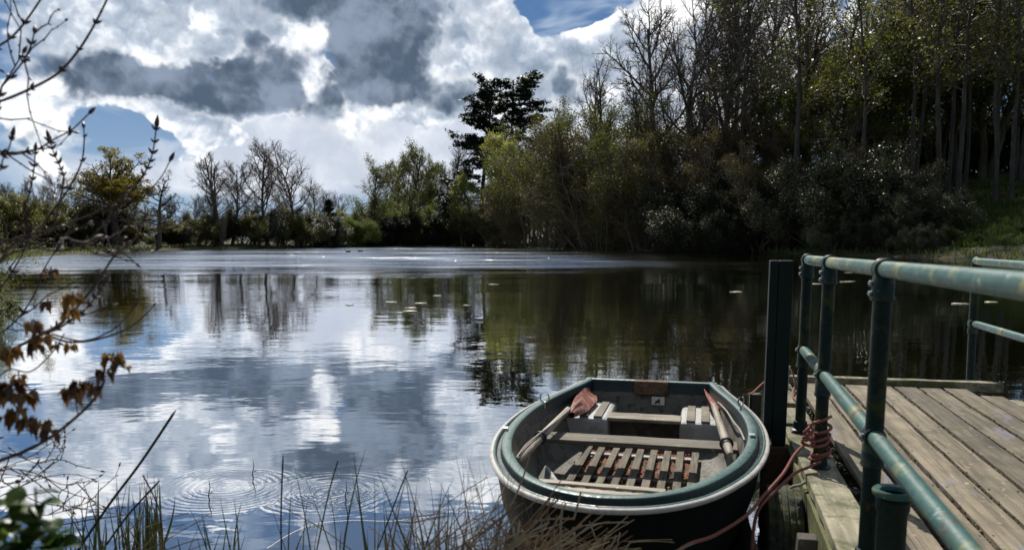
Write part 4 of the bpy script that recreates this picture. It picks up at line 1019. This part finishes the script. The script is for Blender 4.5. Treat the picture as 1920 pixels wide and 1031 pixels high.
for (px, py, r, lb) in pads:
    p = atz(px, py, .012); m = MB(); k = 18; r *= .85; vs = [(0, 0, 0)]; 
    for j in range(k):
        a = .25+j*(2*PI-.5)/(k-1); q_ = r*(1+random.uniform(-.10, .08)); vs.append((q_*math.cos(a), q_*math.sin(a), random.uniform(0, .008)))
    m.add(vs, [(0, j+1, j+2) for j in range(k-1)]); o = m.build('floating_leaf', M['pad'], None, smooth=True)
    o.location = p; o.rotation_euler = (0, 0, random.uniform(0, 6)); sd = o.modifiers.new('t', 'SOLIDIFY'); sd.thickness = .006
    tag(o, lb, 'leaf', 'leaves floating on the lake')
# twig and fishing line on the surface
m = MB(); m.tube(spline([atz(746, 971, .012), atz(775, 968, .018), atz(805, 965, .012), atz(838, 961, .01)], 4), [.004]*12+[.002], 6); tag(m.build('floating_twig', M['greyrope'], None, smooth=True), 'thin pale twig afloat left of the boat bow', 'twig')
m = MB(); m.tube(spline([atz(500, 1028, .006), atz(545, 1000, .006), atz(590, 982, .008), atz(660, 975, .006), atz(740, 976, .006), atz(835, 962, .008), atz(880, 935, .006), atz(905, 912, .006), atz(912, 870, .01)], 6), .0016, 5)
for (x, y) in ((582, 984), (590, 982), (598, 981)): m.lathe([(0, -.008), (.007, 0), (0, .008)], atz(x, y, .008), k=8)
tag(m.build('floating_line', plain('pale_line', (.6, .6, .56), .4), None, smooth=True), 'thin pale line with tiny floats drifting along the bank water', 'line')
# sticks standing out of the ring ripples
for i, (x, y) in enumerate(((650, 935), (394, 935), (476, 893))):
    a = atz(x, y+8, -.02); m = MB(); m.tube([a, a+Vector((-.008, 0, .05)), a+Vector((.004, 0, .10)), a+Vector((-.004, .01, .15))], [.004, .004, .003, .001], 6); m.tube([a+Vector((.002, 0, .06)), a+Vector((.02, 0, .075))], .0025, 5)
    tag(m.build('water_stalk', M['reed'], None, smooth=True), ('short dark stalk poking up from the right-hand ripple rings', 'short dark stalk at the left-hand ripple rings', 'short dark stalk just above the ripple rings')[i], 'stalk')
# ducks
def duck(px, py, lb, sc=1.0, rz=0):
    p = atz(px, py, .0); root = thing('duck', lb, 'duck', p, rz); root.scale = (sc,)*3
    m = MB(); n = 10; prof = [(-.34, .06, .14), (-.28, .10, .10), (-.16, .15, .05), (0, .17, .03), (.14, .15, .05), (.22, .10, .09)]
    ringsb = []; vs = []; fs = []
    body = [(-.36, .02, .17), (-.28, .08, .12), (-.15, .14, .07), (.0, .16, .06), (.13, .14, .08), (.21, .09, .13), (.235, .05, .20), (.235, .042, .27), (.25, .055, .32), (.285, .055, .335), (.32, .03, .33), (.335, .018, .325)]
    for (x, r, z) in body:
        for j in range(n):
            a = 2*PI*j/n; vs.append((x, r*math.cos(a), z+r*.8*math.sin(a)))
    for i in range(len(body)-1):
        for j in range(n): k = (j+1) % n; fs.append((i*n+j, i*n+k, (i+1)*n+k, (i+1)*n+j))
    fs.append(tuple(range(n))); fs.append(tuple((len(body)-1)*n+j for j in range(n)))
    m.add(vs, fs); m.build('body', M['duck'], root, smooth=True)
    m = MB(); m.add([(.33, -.018, .33), (.33, .018, .33), (.40, .022, .318), (.40, -.022, .318), (.33, -.018, .315), (.33, .018, .315), (.40, .02, .312), (.40, -.02, .312)], [(0, 1, 2, 3), (7, 6, 5, 4), (0, 4, 5, 1), (2, 6, 7, 3), (1, 5, 6, 2), (3, 7, 4, 0)]); m.build('bill', M['oak'], root)
duck(652, 473, 'left one of the two ducks swimming far out', 1.15, PI*.95); duck(675, 472, 'right one of the two ducks swimming far out', 1.15, PI*1.04)

# ------------------------------------------------------------------ near vegetation
random.seed(21)
def maple_leaf(m, base, dir_, size, droop, mi=0):
    """five-lobed young leaf folded along its midrib"""
    d = Vector(dir_).normalized(); side = d.cross(Vector((random.gauss(0, .5), random.gauss(0, .5), 1))).normalized(); up = side.cross(d)
    prof = [(0, 0), (.12, .10), (.02, .34), (.25, .30), (.30, .55), (.48, .36), (.62, .46), (.74, .20), (1.0, .0)]
    vs = []; fs = []; n = len(prof); fold = random.uniform(.25, .8)
    for k, (t, w_) in enumerate(prof):
        cpt = base+d*(t*size)-Vector((0, 0, 1))*droop*size*t*t
        vs.append(cpt)
    for sgn in (1, -1):
        for k, (t, w_) in enumerate(prof):
            cpt = base+d*(t*size)-Vector((0, 0, 1))*droop*size*t*t
            vs.append(cpt+side*(sgn*w_*size)+up*(w_*size*fold)+Vector((random.gauss(0, .02), random.gauss(0, .02), random.gauss(0, .02)))*size)
    for sg in (1, 2):
        for k in range(n-1): fs.append((k, k+1, sg*n+k+1, sg*n+k))
    m.add(vs, fs, mi)
sap = thing('maple_sapling', 'young maple with bud-tipped twigs and reddish new leaves reaching in from the left', 'sapling', (-2.75, 2.35, H0(-2.75, 2.35)))
SO = Vector((-2.75, 2.35, H0(-2.75, 2.35)))
m = MB(); m.tube(spline([SO-Vector((0, 0, .1)), SO+Vector((.05, 0, .8)), SO+Vector((-.03, .05, 1.5)), SO+Vector((.05, .05, 2.4)), SO+Vector((0, 0, 3.2))], 6), [.035-.001*i for i in range(25)], 10); m.build('trunk', M['nearbark'], sap, SO, smooth=True)
def budd(m, p, d, L, mi=1):
    d = Vector(d).normalized(); m.tube([p, p+d*L*.3, p+d*L*.65, p+d*L], [L*.08, L*.2, L*.15, L*.01], 6, mi)
def twig(pxs, Y0, Y1, r0, r1, buds=True, endbud=.03, side=True, root=True, fine=0):
    n = len(pxs); P = [aty(x, y, Y0+(Y1-Y0)*i/(n-1)) for i, (x, y) in enumerate(pxs)]
    if root:
        q_ = P[0]; zt = max(.3, min(3.0, q_.z-.35)); A0 = SO+Vector((0, .02, zt-SO.z)); P = [A0]+[A0.lerp(q_, t_)+Vector((random.gauss(0, .012), random.gauss(0, .03), .05*math.sin(PI*t_)+random.gauss(0, .022))) for t_ in (.25, .5, .75)]+P
    S = spline(P, 6); rad = [.82*(r0+(r1-r0)*i/(len(S)-1)) for i in range(len(S))]
    m = MB(); m.tube(S, rad, 8)
    if endbud: budd(m, S[-1], S[-1]-S[-2], endbud)
    if side:
        st = 7 if root else 3
        for i in range(26 if root else 2, len(S)-1, st):
            d = (S[i+1]-S[i]).normalized()
            for sgn in (1, -1):
                pd = d.cross(Vector((0, 1, 0)))*sgn+d*1.1+Vector((0, random.gauss(0, .4), 0)); budd(m, S[i], pd, random.uniform(.014, .024))
    for _ in range(fine):
        i = random.randrange(len(S)//3, len(S)-1); d = (S[i+1]-S[i]).normalized(); v = (d+Vector((random.gauss(0, .6), random.gauss(0, .6), random.gauss(0, .6)))).normalized()
        L = random.uniform(.08, .25); pts_ = [S[i]]
        for k in range(5): v = (v+Vector((random.gauss(0, .2), random.gauss(0, .2), random.gauss(0, .2)))).normalized(); pts_.append(pts_[-1]+v*L/5)
        m.tube(pts_, [.0022, .002, .0018, .0016, .0014, .001], 5)
        for k in (1, 2, 3, 4): budd(m, pts_[k], v+Vector((random.gauss(0, .8), random.gauss(0, .8), random.gauss(0, .8))), random.uniform(.008, .015))
        budd(m, pts_[-1], v, .02)
    m.build('branch', [M['nearbark'], M['bud']], sap, SO, smooth=True)
    return S
twig([(-40, 200), (20, 183), (90, 150), (122, 125), (152, 88), (178, 45), (203, -6), (215, -40)], 2.1, 2.25, .0055, .003, fine=0)
twig([(-40, 100), (5, 82), (30, 62), (52, 35), (80, -6)], 2.2, 2.3, .005, .003, fine=3)
twig([(-30, 195), (5, 160), (28, 135), (48, 108), (60, 80), (64, 62)], 2.0, 2.1, .0045, .002, fine=5)
twig([(-30, 230), (2, 165), (25, 130), (43, 100)], 2.2, 2.3, .0045, .002, fine=4)
twig([(-30, 292), (25, 290), (70, 280), (100, 262), (135, 243), (166, 214)], 2.1, 2.25, .004, .0022, fine=3)
twig([(-30, 480), (30, 455), (72, 430), (105, 388), (132, 349), (153, 304), (158, 262), (157, 240)], 2.3, 2.5, .0055, .0022)
twig([(150, 470), (200, 412), (240, 368), (263, 337), (277, 313), (287, 283), (293, 240)], 2.4, 2.45, .0035, .0024, root=False, endbud=.04)
twig([(213, 440), (260, 380), (300, 335), (318, 303)], 2.5, 2.5, .0025, .0018, root=False, side=False, endbud=.035)
twig([(100, 430), (119, 343), (114, 316), (102, 290), (93, 262)], 2.3, 2.3, .0035, .002, root=False)
twig([(-20, 330), (5, 300), (16, 280), (22, 258)], 2.0, 2.0, .003, .002, fine=2)
twig([(30, 440), (50, 380), (62, 330), (66, 285)], 2.4, 2.4, .003, .002, root=False)
twig([(-40, 446), (0, 448), (75, 457), (150, 455), (175, 448)], 1.9, 2.0, .0045, .003, side=False, fine=5)
twig([(-40, 470), (30, 446), (95, 430), (160, 407), (207, 390)], 2.2, 2.4, .0045, .0025, side=False, fine=5)
twig([(-40, 520), (10, 480), (60, 466), (110, 470), (165, 466), (200, 470)], 2.1, 2.3, .005, .002, side=False, fine=10)
twig([(192, 415), (204, 458), (213, 480)], 2.2, 2.15, .0025, .0035, root=False, side=False, endbud=0)
twig([(-40, 690), (0, 670), (26, 654), (78, 626), (112, 607), (151, 568), (182, 529), (213, 482), (235, 462)], 1.95, 2.15, .0065, .003, fine=2)
twig([(78, 628), (112, 614), (156, 584), (180, 555), (197, 528)], 2.0, 2.1, .004, .002, root=False)
twig([(88, 628), (130, 641), (182, 636), (234, 618), (268, 594), (287, 574)], 2.0, 2.2, .004, .0022, root=False, side=False, endbud=.02)
twig([(97, 626), (156, 639), (208, 620), (237, 594), (252, 575)], 2.05, 2.1, .003, .002, root=False, side=False, endbud=.02)
twig([(-40, 716), (0, 702), (21, 692), (58, 696), (96, 663), (121, 625)], 2.0, 2.05, .004, .0018, side=False, endbud=0)
twig([(-60, 890), (0, 863), (45, 846), (84, 826), (121, 800), (167, 759), (188, 730), (196, 712)], 1.75, 1.9, .0075, .0035, side=False, endbud=0)
twig([(-40, 640), (20, 610), (60, 560), (85, 500), (105, 470)], 2.2, 2.3, .004, .002, fine=5)
twig([(-40, 560), (0, 540), (40, 480), (55, 440)], 2.2, 2.2, .004, .002, fine=6)
for pxs in ([(-60, 905), (10, 880), (60, 885), (118, 908), (150, 900)], [(-60, 960), (0, 930), (50, 905), (95, 870), (120, 840)], [(-60, 880), (0, 900), (70, 940), (140, 950)], [(-60, 1000), (30, 960), (90, 965), (170, 940)], [(-60, 840), (20, 850), (70, 868), (105, 860)]):  # added twigs, shaped to stand in for branch reflections on the water
    twig(pxs, 2.6, 2.9, .004, .0016, side=False, endbud=.015, fine=11)
clusters = [(213, 676, 6, .042, 1.9), (228, 690, 4, .04, 1.9), (196, 704, 4, .034, 1.9), (150, 728, 5, .036, 1.87), (131, 742, 3, .034, 1.87), (174, 733, 3, .032, 1.87),
            (20, 728, 6, .044, 1.8), (48, 745, 5, .040, 1.8), (8, 745, 4, .04, 1.8), (35, 712, 3, .02, 1.8), (32, 778, 5, .036, 1.8), (50, 795, 5, .036, 1.8), (12, 790, 4, .036, 1.8), (76, 803, 5, .032, 1.8), (93, 815, 4, .03, 1.8),
            (137, 562, 5, .036, 2.0), (130, 590, 3, .03, 2.0), (60, 615, 6, .038, 1.95), (78, 640, 6, .036, 1.95), (66, 655, 4, .03, 1.95), (18, 662, 5, .036, 1.95), (2, 668, 4, .036, 1.95), (133, 654, 3, .022, 2.0), (96, 515, 4, .026, 2.1), (90, 575, 4, .026, 2.1), (105, 655, 3, .02, 2.0)]
for (px, py, n_, sz, Y) in clusters:
    m = MB(); b0 = aty(px, py-8, Y)
    for k in range(n_+3):
        a = random.uniform(0, 2*PI); maple_leaf(m, b0+Vector((math.cos(a)*.006, math.sin(a)*.006, 0)), Vector((math.cos(a)*.8, math.sin(a)*.8, random.uniform(-1.1, .15))), sz*random.uniform(.55, .85), random.uniform(.4, 1.1))
    budd(m, b0, Vector((0, 0, 1)), .012, 1)
    m.build('leaf_cluster', [M['young'], M['bud']], sap, SO, smooth=True)
for pxs in ([(141, 790), (150, 740)][0:0] or [(146, 776), (143, 760), (141, 745)], [(170, 755), (163, 742), (160, 730)], [(95, 820), (60, 812), (50, 800)], [(26, 760), (40, 770), (52, 790)]):
    twig(pxs, 1.82, 1.86, .0018, .0016, root=False, side=False, endbud=0)

# reeds and dry grass on the near bank
def blades(n, xr, topr, Yr, w, name, label, mats, lean=.15, bend=.15, seed=1, zb=None, cat='reeds'):
    random.seed(seed); Vs = []; Qs = []; b = 0; mi = []
    c0 = None
    for i in range(n):
        px = random.uniform(*xr); Y = random.uniform(*Yr); top = aty(px, random.uniform(*topr), Y)
        base = Vector((top.x-random.gauss(0, lean)*.6, Y+random.uniform(-.05, .05), zb if zb is not None else -.03))
        if c0 is None: c0 = Vector((aty(sum(xr)/2, 900, sum(Yr)/2).x, sum(Yr)/2, 0))
        bd = Vector((random.gauss(0, bend), random.gauss(0, bend), 0)); k = 7
        sd = Vector((math.cos(random.uniform(-.6, .6)), math.sin(random.uniform(-.6, .6)), 0)); row = []
        ww = w*random.uniform(.6, 1.3)
        for j in range(k+1):
            t = j/k; p = base.lerp(top, t)+bd*(t*(1-t))*-.6; q_ = ww*(1-t**2.2*.9)
            row += [p-sd*q_-c0, p+Vector((0, -q_*.5, 0))-c0, p+sd*q_-c0]
        Vs += row
        for j in range(k):
            a = b+j*3; Qs += [(a, a+1, a+4, a+3), (a+1, a+2, a+5, a+4)]; mi_ = random.randrange(len(mats)); mi += [mi_]*2
        b += len(row)
    o = obj(name, np_mesh(name, np.array([tuple(v) for v in Vs]), Qs, mats, mi)); o.location = c0
    tag(o, label, cat); return o
RM = [M['reed']]
blades(48, (90, 340), (880, 1010), (3.0, 3.9), .0062, 'reed_tuft', 'dark reed tuft in the water right of the leafy corner plant', RM, .10, .10, 1)
blades(34, (230, 300), (890, 1000), (3.2, 3.7), .0062, 'reed_tuft', 'dense dark reed tuft below the long slanting stalk', RM, .05, .06, 2)
blades(14, (350, 470), (930, 1010), (3.0, 3.5), .0055, 'reed_tuft', 'sparse reed tuft under the left ripple rings', RM, .15, .10, 3)
blades(14, (500, 700), (840, 1000), (2.9, 3.3), .005, 'reed_tuft', 'thin scattered blades in front of the right ripple rings', RM, .16, .14, 4)
blades(46, (700, 880), (850, 1000), (2.7, 3.2), .0045, 'reed_tuft', 'slanting dark blades left of the boat bow', [M['reed'], M['darkstraw']], .20, .2, 5)
blades(40, (860, 1010), (830, 980), (2.5, 2.9), .0026, 'reed_tuft', 'fine brown blades crossing in front of the boat bow', [M['darkstraw'], M['reed']], .22, .2, 6)
# long single stalks
for i, (pts_, Y, r, lb) in enumerate((([(140, 1040), (205, 945), (265, 865), (330, 768)], 2.9, .0055, 'long slanting dark stalk rising from the reeds at lower left'),
     ([(200, 1020), (240, 965), (300, 900)], 3.0, .0045, 'shorter slanting dark stalk below the long one at lower left'),
     ([(528, 1050), (527, 960), (531, 850)], 2.9, .0035, 'single upright dark blade before the ripple rings'),
     ([(268, 890), (300, 960), (306, 1040)], 3.1, .003, 'bent-over brown stem in the reed tuft'),
     ([(90, 990), (160, 975), (225, 967)], 2.9, .003, 'level pinkish dead stem across the lower left reeds'),
     ([(590, 1050), (615, 930), (634, 862)], 2.9, .003, 'thin slanting blade right of the upright one'),
     ([(700, 1050), (745, 930), (765, 880)], 2.9, .003, 'thin slanting blade standing in mid foreground'))):
    m = MB(); m.tube(spline([aty(x, y, Y) for x, y in pts_], 6), [r]*6*(len(pts_)-1)+[r*.3], 6); tag(m.build('stalk', M['reed'] if i not in (3, 4) else M['darkstraw'], None, smooth=True), lb, 'stalk')
# straw tussock before the bow
def straw(name, label, n, root_px, Y, spread, seed, lens=(.15, .42), mats=None, flat=.5, ws=1.0):
    random.seed(seed); Vs = []; Qs = []; mi = []; b = 0; c0 = aty(root_px[0], root_px[1], Y)
    mats = mats or [M['straw'], M['darkstraw'], M['straw']]
    for i in range(n):
        a = Vector((random.gauss(0, spread), random.gauss(0, .16), random.gauss(0, .05)-.04))
        an = random.gauss(.95, .38); d = Vector((math.sin(an)*random.choice((1, 1, 1, 1, -.6)), random.gauss(0, .35), math.cos(an)*flat+.2)).normalized()
        L = random.uniform(*lens); w = random.uniform(.0011, .0025)*ws; sd = d.cross(Vector((0, 1, .3))).normalized(); k = 4; kink = Vector((random.gauss(0, .12), random.gauss(0, .12), random.gauss(-.08, .12)))*L
        for j in range(k+1):
            t = j/k; p = a+d*L*t+kink*t*t; Vs += [p-sd*w, p+Vector((0, -w*.7, w*.5)), p+sd*w]
        mm_ = random.randrange(len(mats))
        for j in range(k): q_ = b+j*3; Qs += [(q_, q_+1, q_+4, q_+3), (q_+1, q_+2, q_+5, q_+4)]; mi += [mm_]*2
        b += 3*(k+1)
    o = obj(name, np_mesh(name, np.array([tuple(v) for v in Vs]), Qs, mats, mi)); o.location = c0; tag(o, label, 'grass tussock'); return o
straw('dry_grass_tussock', 'tussock of pale broken straw right against the boat bow', 170, (985, 1050), 2.55, .095, 31, (.08, .27), [M['straw'], M['straw'], M['darkstraw'], M['straw']], .5, 1.7)
straw('dry_grass_tussock', 'flattened straw tussock under the bow, right of the taller one', 130, (1095, 1070), 2.6, .10, 32, (.08, .24), [M['straw'], M['straw'], M['darkstraw']], .5, 1.7)
straw('dry_grass_tussock', 'brown dead grass tussock at the bottom edge left of the straw', 130, (870, 1055), 2.6, .12, 33, (.12, .35), [M['darkstraw'], M['darkstraw'], M['straw']])
straw('dry_grass_tussock', 'pinkish dead stems low in the left reeds', 45, (230, 1050), 2.9, .03, 37, (.12, .30), [M['darkstraw'], M['reed'], M['straw']])
# broad-leaved plant in the corner
random.seed(44)
def oval_leaf(m, base, d, L, w):
    d = Vector(d).normalized(); s_ = d.cross(Vector((random.gauss(0, .3), random.gauss(0, .3), 1))).normalized(); up = s_.cross(d); vs = []; fs = []; k = 8
    for j in range(k+1):
        t = j/k; ww = w*math.sin(PI*min(1, t**.8))**.8 if 0 < t < 1 else .0005; c = base+d*L*t-Vector((0, 0, 1))*L*.35*t*t
        vs += [c-s_*ww+up*ww*.35, c, c+s_*ww+up*ww*.35]
    for j in range(k): a = j*3; fs += [(a, a+1, a+4, a+3), (a+1, a+2, a+5, a+4)]
    m.add(vs, fs)
cp0 = aty(20, 1130, 1.35); cp = thing('leafy_plant', 'bright green broad-leaved plant blurred in the bottom left corner', 'plant', cp0)
for i, (px, py, nl) in enumerate(((66, 925, 4), (20, 965, 9), (60, 990, 9), (95, 1005, 7), (5, 1010, 9), (45, 1030, 10), (110, 1030, 6), (-15, 960, 8))):
    tp = aty(px, py-12, 1.35+random.uniform(-.1, .12)); m = MB(); m.tube(spline([cp0+Vector((random.gauss(0, .03), 0, 0)), cp0.lerp(tp, .6)+Vector((.01, 0, 0)), tp], 5), .002, 6); st_ = m.build('stem', M['nettle'], cp, cp0, smooth=True)
    m = MB()
    for k in range(nl):
        a = random.uniform(0, 2*PI); oval_leaf(m, tp-Vector((0, 0, random.uniform(0, .05))), Vector((math.cos(a), math.sin(a), random.uniform(.0, 1.2 if k else 2.5))), random.uniform(.040, .07), random.uniform(.012, .021))
    m.build('leaves', M['nettle'], cp, cp0, smooth=True)

# ------------------------------------------------------------------ world: sky and clouds
SUN_AZ, SUN_EL = math.radians(-7), math.radians(47)
w = bpy.data.worlds.new('World'); bpy.context.scene.world = w; w.use_nodes = True
g = N(w.node_tree); t = w.node_tree
bgn = t.nodes['Background']
sky = t.nodes.new('ShaderNodeTexSky'); sky.sky_type = 'NISHITA'; sky.sun_disc = False; sky.sun_elevation = SUN_EL; sky.sun_rotation = SUN_AZ; sky.air_density = 1.0; sky.dust_density = .6; sky.ozone_density = 2.0
vec = t.nodes.new('ShaderNodeTexCoord').outputs['Generated']
sx = g.n('ShaderNodeSeparateXYZ', i_0=vec)
az = g.math('MULTIPLY', g.math('ARCTAN2', sx.outputs[0], sx.outputs[1]), 180/PI)
el = g.math('MULTIPLY', g.math('ARCSINE', sx.outputs[2]), 180/PI)
P2 = g.n('ShaderNodeCombineXYZ', i_0=az, i_1=el).outputs[0]
def n2d(v, sc, det=4, rough=.5, dist=0):
    nd = g.noise(v, sc, det, rough, dist); nd.noise_dimensions = '2D'; return nd
wz = g.vm('SUBTRACT', n2d(P2, .22, 4, .6).outputs['Color'], (.5, .5, .5))
def warped(amt): return g.vm('ADD', P2, g.vm('MULTIPLY', wz, (amt, amt*.8, 0)))
PW = warped(4.2)
def field(blobs, v):
    tot = None
    for (px, py, rx, ry, amp) in blobs:
        a, e = azel(px, py); kx = .0384*math.cos(math.radians(a))**1.5
        d = g.vm('MULTIPLY', g.vm('SUBTRACT', v, (a, e, 0)), (1/(rx*kx), 1/(ry*.0384), 0))
        ex = g.math('EXPONENT', g.math('MULTIPLY', g.vm('DOT_PRODUCT', d, d), -1))
        tot = g.math('MULTIPLY', ex, amp) if tot is None else g.math('MULTIPLY_ADD', ex, amp, tot)
    return tot
WHITE = [(300, 75, 110, 65, 1), (430, 35, 120, 70, 1), (500, 60, 60, 50, .8), (840, 60, 90, 90, 1), (900, 30, 90, 70, 1), (960, 110, 70, 55, 1), (880, 150, 80, 50, .9), (1070, 110, 42, 62, 1.1), (1180, 62, 62, 36, 1.1), (1120, 130, 90, 70, 1), (1040, 190, 60, 70, .9), (170, 165, 60, 35, .9), (60, 215, 110, 55, .8), (300, 205, 90, 32, 1), (370, 250, 60, 40, .9), (600, 165, 70, 60, .9), (820, 200, 80, 40, .8), (90, 60, 120, 80, .6), (700, -42, 400, 50, 1.0), (250, -30, 200, 50, .8), (330, 300, 45, 25, .7), (1300, 90, 160, 160, .8), (1500, 120, 200, 160, .6), (560, -10, 90, 50, .8)]
DARK = [(695, 115, 125, 85, 1.1), (640, 50, 70, 60, .9), (750, 70, 50, 60, .8), (330, 155, 200, 34, 1), (480, 168, 95, 42, 1.0), (230, 130, 90, 24, .6), (505, 95, 46, 30, .7), (720, 180, 70, 30, .8), (840, 210, 34, 20, .6), (60, 245, 90, 22, .5), (1075, 150, 36, 44, .6), (590, -20, 90, 40, .6), (960, 160, 40, 25, .4), (790, 20, 40, 36, .6), (588, 150, 36, 50, -.75), (570, 60, 46, 34, -.5), (410, 110, 60, 22, -.5), (740, 215, 40, 24, -.5), (180, 165, 90, 26, .6), (680, -30, 90, 40, .7), (1075, 200, 40, 40, .5), (870, 175, 50, 25, .5)]
PALE = [(620, 290, 330, 75, 1), (880, 270, 200, 80, .9), (480, 300, 120, 60, .7), (100, 320, 160, 40, .4), (350, 330, 200, 30, .7), (1200, 250, 220, 90, .9)]
BLUE = [(230, 245, 95, 48, .85), (300, 285, 80, 34, .8), (1050, 20, 120, 45, 1.2), (330, 395, 60, 20, .4), (420, -5, 30, 16, .9), (960, 5, 40, 25, .5)]
fw = field(WHITE, PW); fd = field(DARK, warped(-4.4)); fp = field(PALE, P2); fb = field(BLUE, warped(-3))
def billow(v, sc, det=3.0):
    vn = g.n('ShaderNodeTexVoronoi', feature='F1', voronoi_dimensions='2D'); g.set(vn.inputs['Vector'], v); vn.inputs['Scale'].default_value = sc
    vn.inputs['Detail'].default_value = det; vn.inputs['Roughness'].default_value = .48; vn.inputs['Lacunarity'].default_value = 2.1; vn.normalize = True
    return g.math('SUBTRACT', 1.0, vn.outputs['Distance'])
PV = warped(2.2)
UPV = (-.06, .42, 0)
b1 = billow(PV, .36); b2 = billow(g.vm('ADD', PV, UPV), .36)
bil = n2d(P2, .16, 5, .5)
bil2 = n2d(g.vm('ADD', P2, (-.3, 1.3, 0)), .16, 5, .5)
relief = g.math('ADD', g.math('MULTIPLY', g.math('SUBTRACT', b1, b2), 1.3), g.math('MULTIPLY', g.math('SUBTRACT', bil.outputs[0], bil2.outputs[0]), 1.7))
vor = n2d(PW, .22, 4, .5)
gen = g.noise(vec, 2.0, 3, .55)
inview = g.math('MULTIPLY', g.mr(el, 24, 34, 1, 0), g.mr(g.math('ABSOLUTE', az), 32, 45, 1, 0))
genc = g.math('MULTIPLY', g.mr(gen.outputs[0], .50, .62), g.math('SUBTRACT', 1.0, inview))
fwn = g.math('ADD', fw, g.math('MULTIPLY', g.math('SUBTRACT', bil.outputs[0], .5), 1.1))
fwn = g.math('ADD', fwn, g.math('MULTIPLY', g.math('SUBTRACT', b1, .6), .9))
fwn = g.math('SUBTRACT', fwn, g.math('MULTIPLY', fb, .9))
mw = g.math('MAXIMUM', g.mr(fwn, .38, .54), genc)
fdn = g.math('ADD', fd, g.math('MULTIPLY', g.math('SUBTRACT', bil2.outputs[0], .5), 1.1))
fdn = g.math('ADD', fdn, g.math('MULTIPLY', g.math('SUBTRACT', b2, .6), .55))
md = g.mr(fdn, .31, .90)
mp_ = g.math('MULTIPLY', g.mr(g.math('SUBTRACT', fp, g.math('MULTIPLY', fb, .7)), .15, .9), .95)
blue = g.mix(1.0, sky.outputs[0], (.050, .062, .082), 'MULTIPLY')
blue = g.mix(.85, blue, g.mix(g.mr(el, 16, 23), g.mix(g.mr(el, 0, 16), (.27, .40, .57), (.07, .16, .33)), (.11, .16, .25)))
cirr = n2d(g.vm('MULTIPLY', P2, (.12, .5, 1)), 1, 3, .6, .4)
blue = g.mix(g.mr(cirr.outputs[0], .45, .75, 0, .75), blue, (.42, .52, .66))
col = g.mix(mp_, blue, g.mix(g.mr(vor.outputs[0], .35, .7), (.56, .61, .71), (.76, .81, .89)))
shade = g.mr(g.math('ADD', g.math('SUBTRACT', relief, g.math('MULTIPLY', g.mr(fwn, .6, 1.7), .26)), g.math('MULTIPLY', g.math('SUBTRACT', vor.outputs[0], .46), 1.0)), -.42, .36, 0, 1, False)
white = g.ramp(shade, [(0, (.26, .33, .43)), (.40, (.50, .57, .67)), (.62, (.84, .88, .94)), (.9, (1.12, 1.12, 1.12))])
col = g.mix(mw, col, white)
dk = g.mix(g.mr(g.math('ADD', g.math('MULTIPLY', relief, .5), vor.outputs[0]), .3, .75), (.085, .12, .175), (.26, .32, .42))
rim = g.math('MULTIPLY', g.mr(fdn, .12, .34), g.math('SUBTRACT', 1.0, g.mr(fdn, .36, .56)))
col = g.mix(g.math('MULTIPLY', rim, .5), col, g.mix(g.mr(relief, -.3, .3), (.52, .58, .67), (1.0, 1.0, 1.0)))
col = g.mix(md, col, dk)
# unseen sky behind and overhead, dimmed to deepen the shadows
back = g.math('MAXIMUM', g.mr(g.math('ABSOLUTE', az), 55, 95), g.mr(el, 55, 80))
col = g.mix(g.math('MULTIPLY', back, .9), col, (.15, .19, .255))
# below the horizon: dim ground tone
col = g.mix(g.mr(el, -2, 0), (.06, .06, .05), col)
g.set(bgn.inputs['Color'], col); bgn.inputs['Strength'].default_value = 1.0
w.cycles.sampling_method = 'MANUAL'; w.cycles.sample_map_resolution = 512

# ------------------------------------------------------------------ sun, camera, view
sd = bpy.data.lights.new('sun', 'SUN'); sd.energy = 4.8; sd.angle = math.radians(.5); sd.color = (1, .95, .87)
so = bpy.data.objects.new('sun', sd); C.objects.link(so)
dv = -Vector((math.sin(SUN_AZ)*math.cos(SUN_EL), math.cos(SUN_AZ)*math.cos(SUN_EL), math.sin(SUN_EL)))
so.rotation_euler = dv.to_track_quat('-Z', 'Y').to_euler(); so.location = (0, 0, 60)
cd = bpy.data.cameras.new('camera'); cam = bpy.data.objects.new('camera', cd); C.objects.link(cam)
cam.location = (0, 0, H); cam.rotation_euler = (PI/2-PITCH, 0, 0)
cd.sensor_width = 36; cd.sensor_fit = 'HORIZONTAL'; cd.lens = F/1920*36; cd.shift_y = (CY-515.5)/1920
cd.clip_start = .05; cd.clip_end = 3000
cd.dof.use_dof = True; cd.dof.focus_distance = 9.0; cd.dof.aperture_fstop = (F/1920*.036)/.008
sc = bpy.context.scene; sc.camera = cam
sc.view_settings.view_transform = 'Standard'; sc.view_settings.look = 'None'; sc.view_settings.gamma = 1; sc.view_settings.exposure = .15
sc.render.engine = 'CYCLES'
sc.cycles.max_bounces = 4; sc.cycles.diffuse_bounces = 2; sc.cycles.transmission_bounces = 2; sc.cycles.glossy_bounces = 2; sc.cycles.transparent_max_bounces = 4
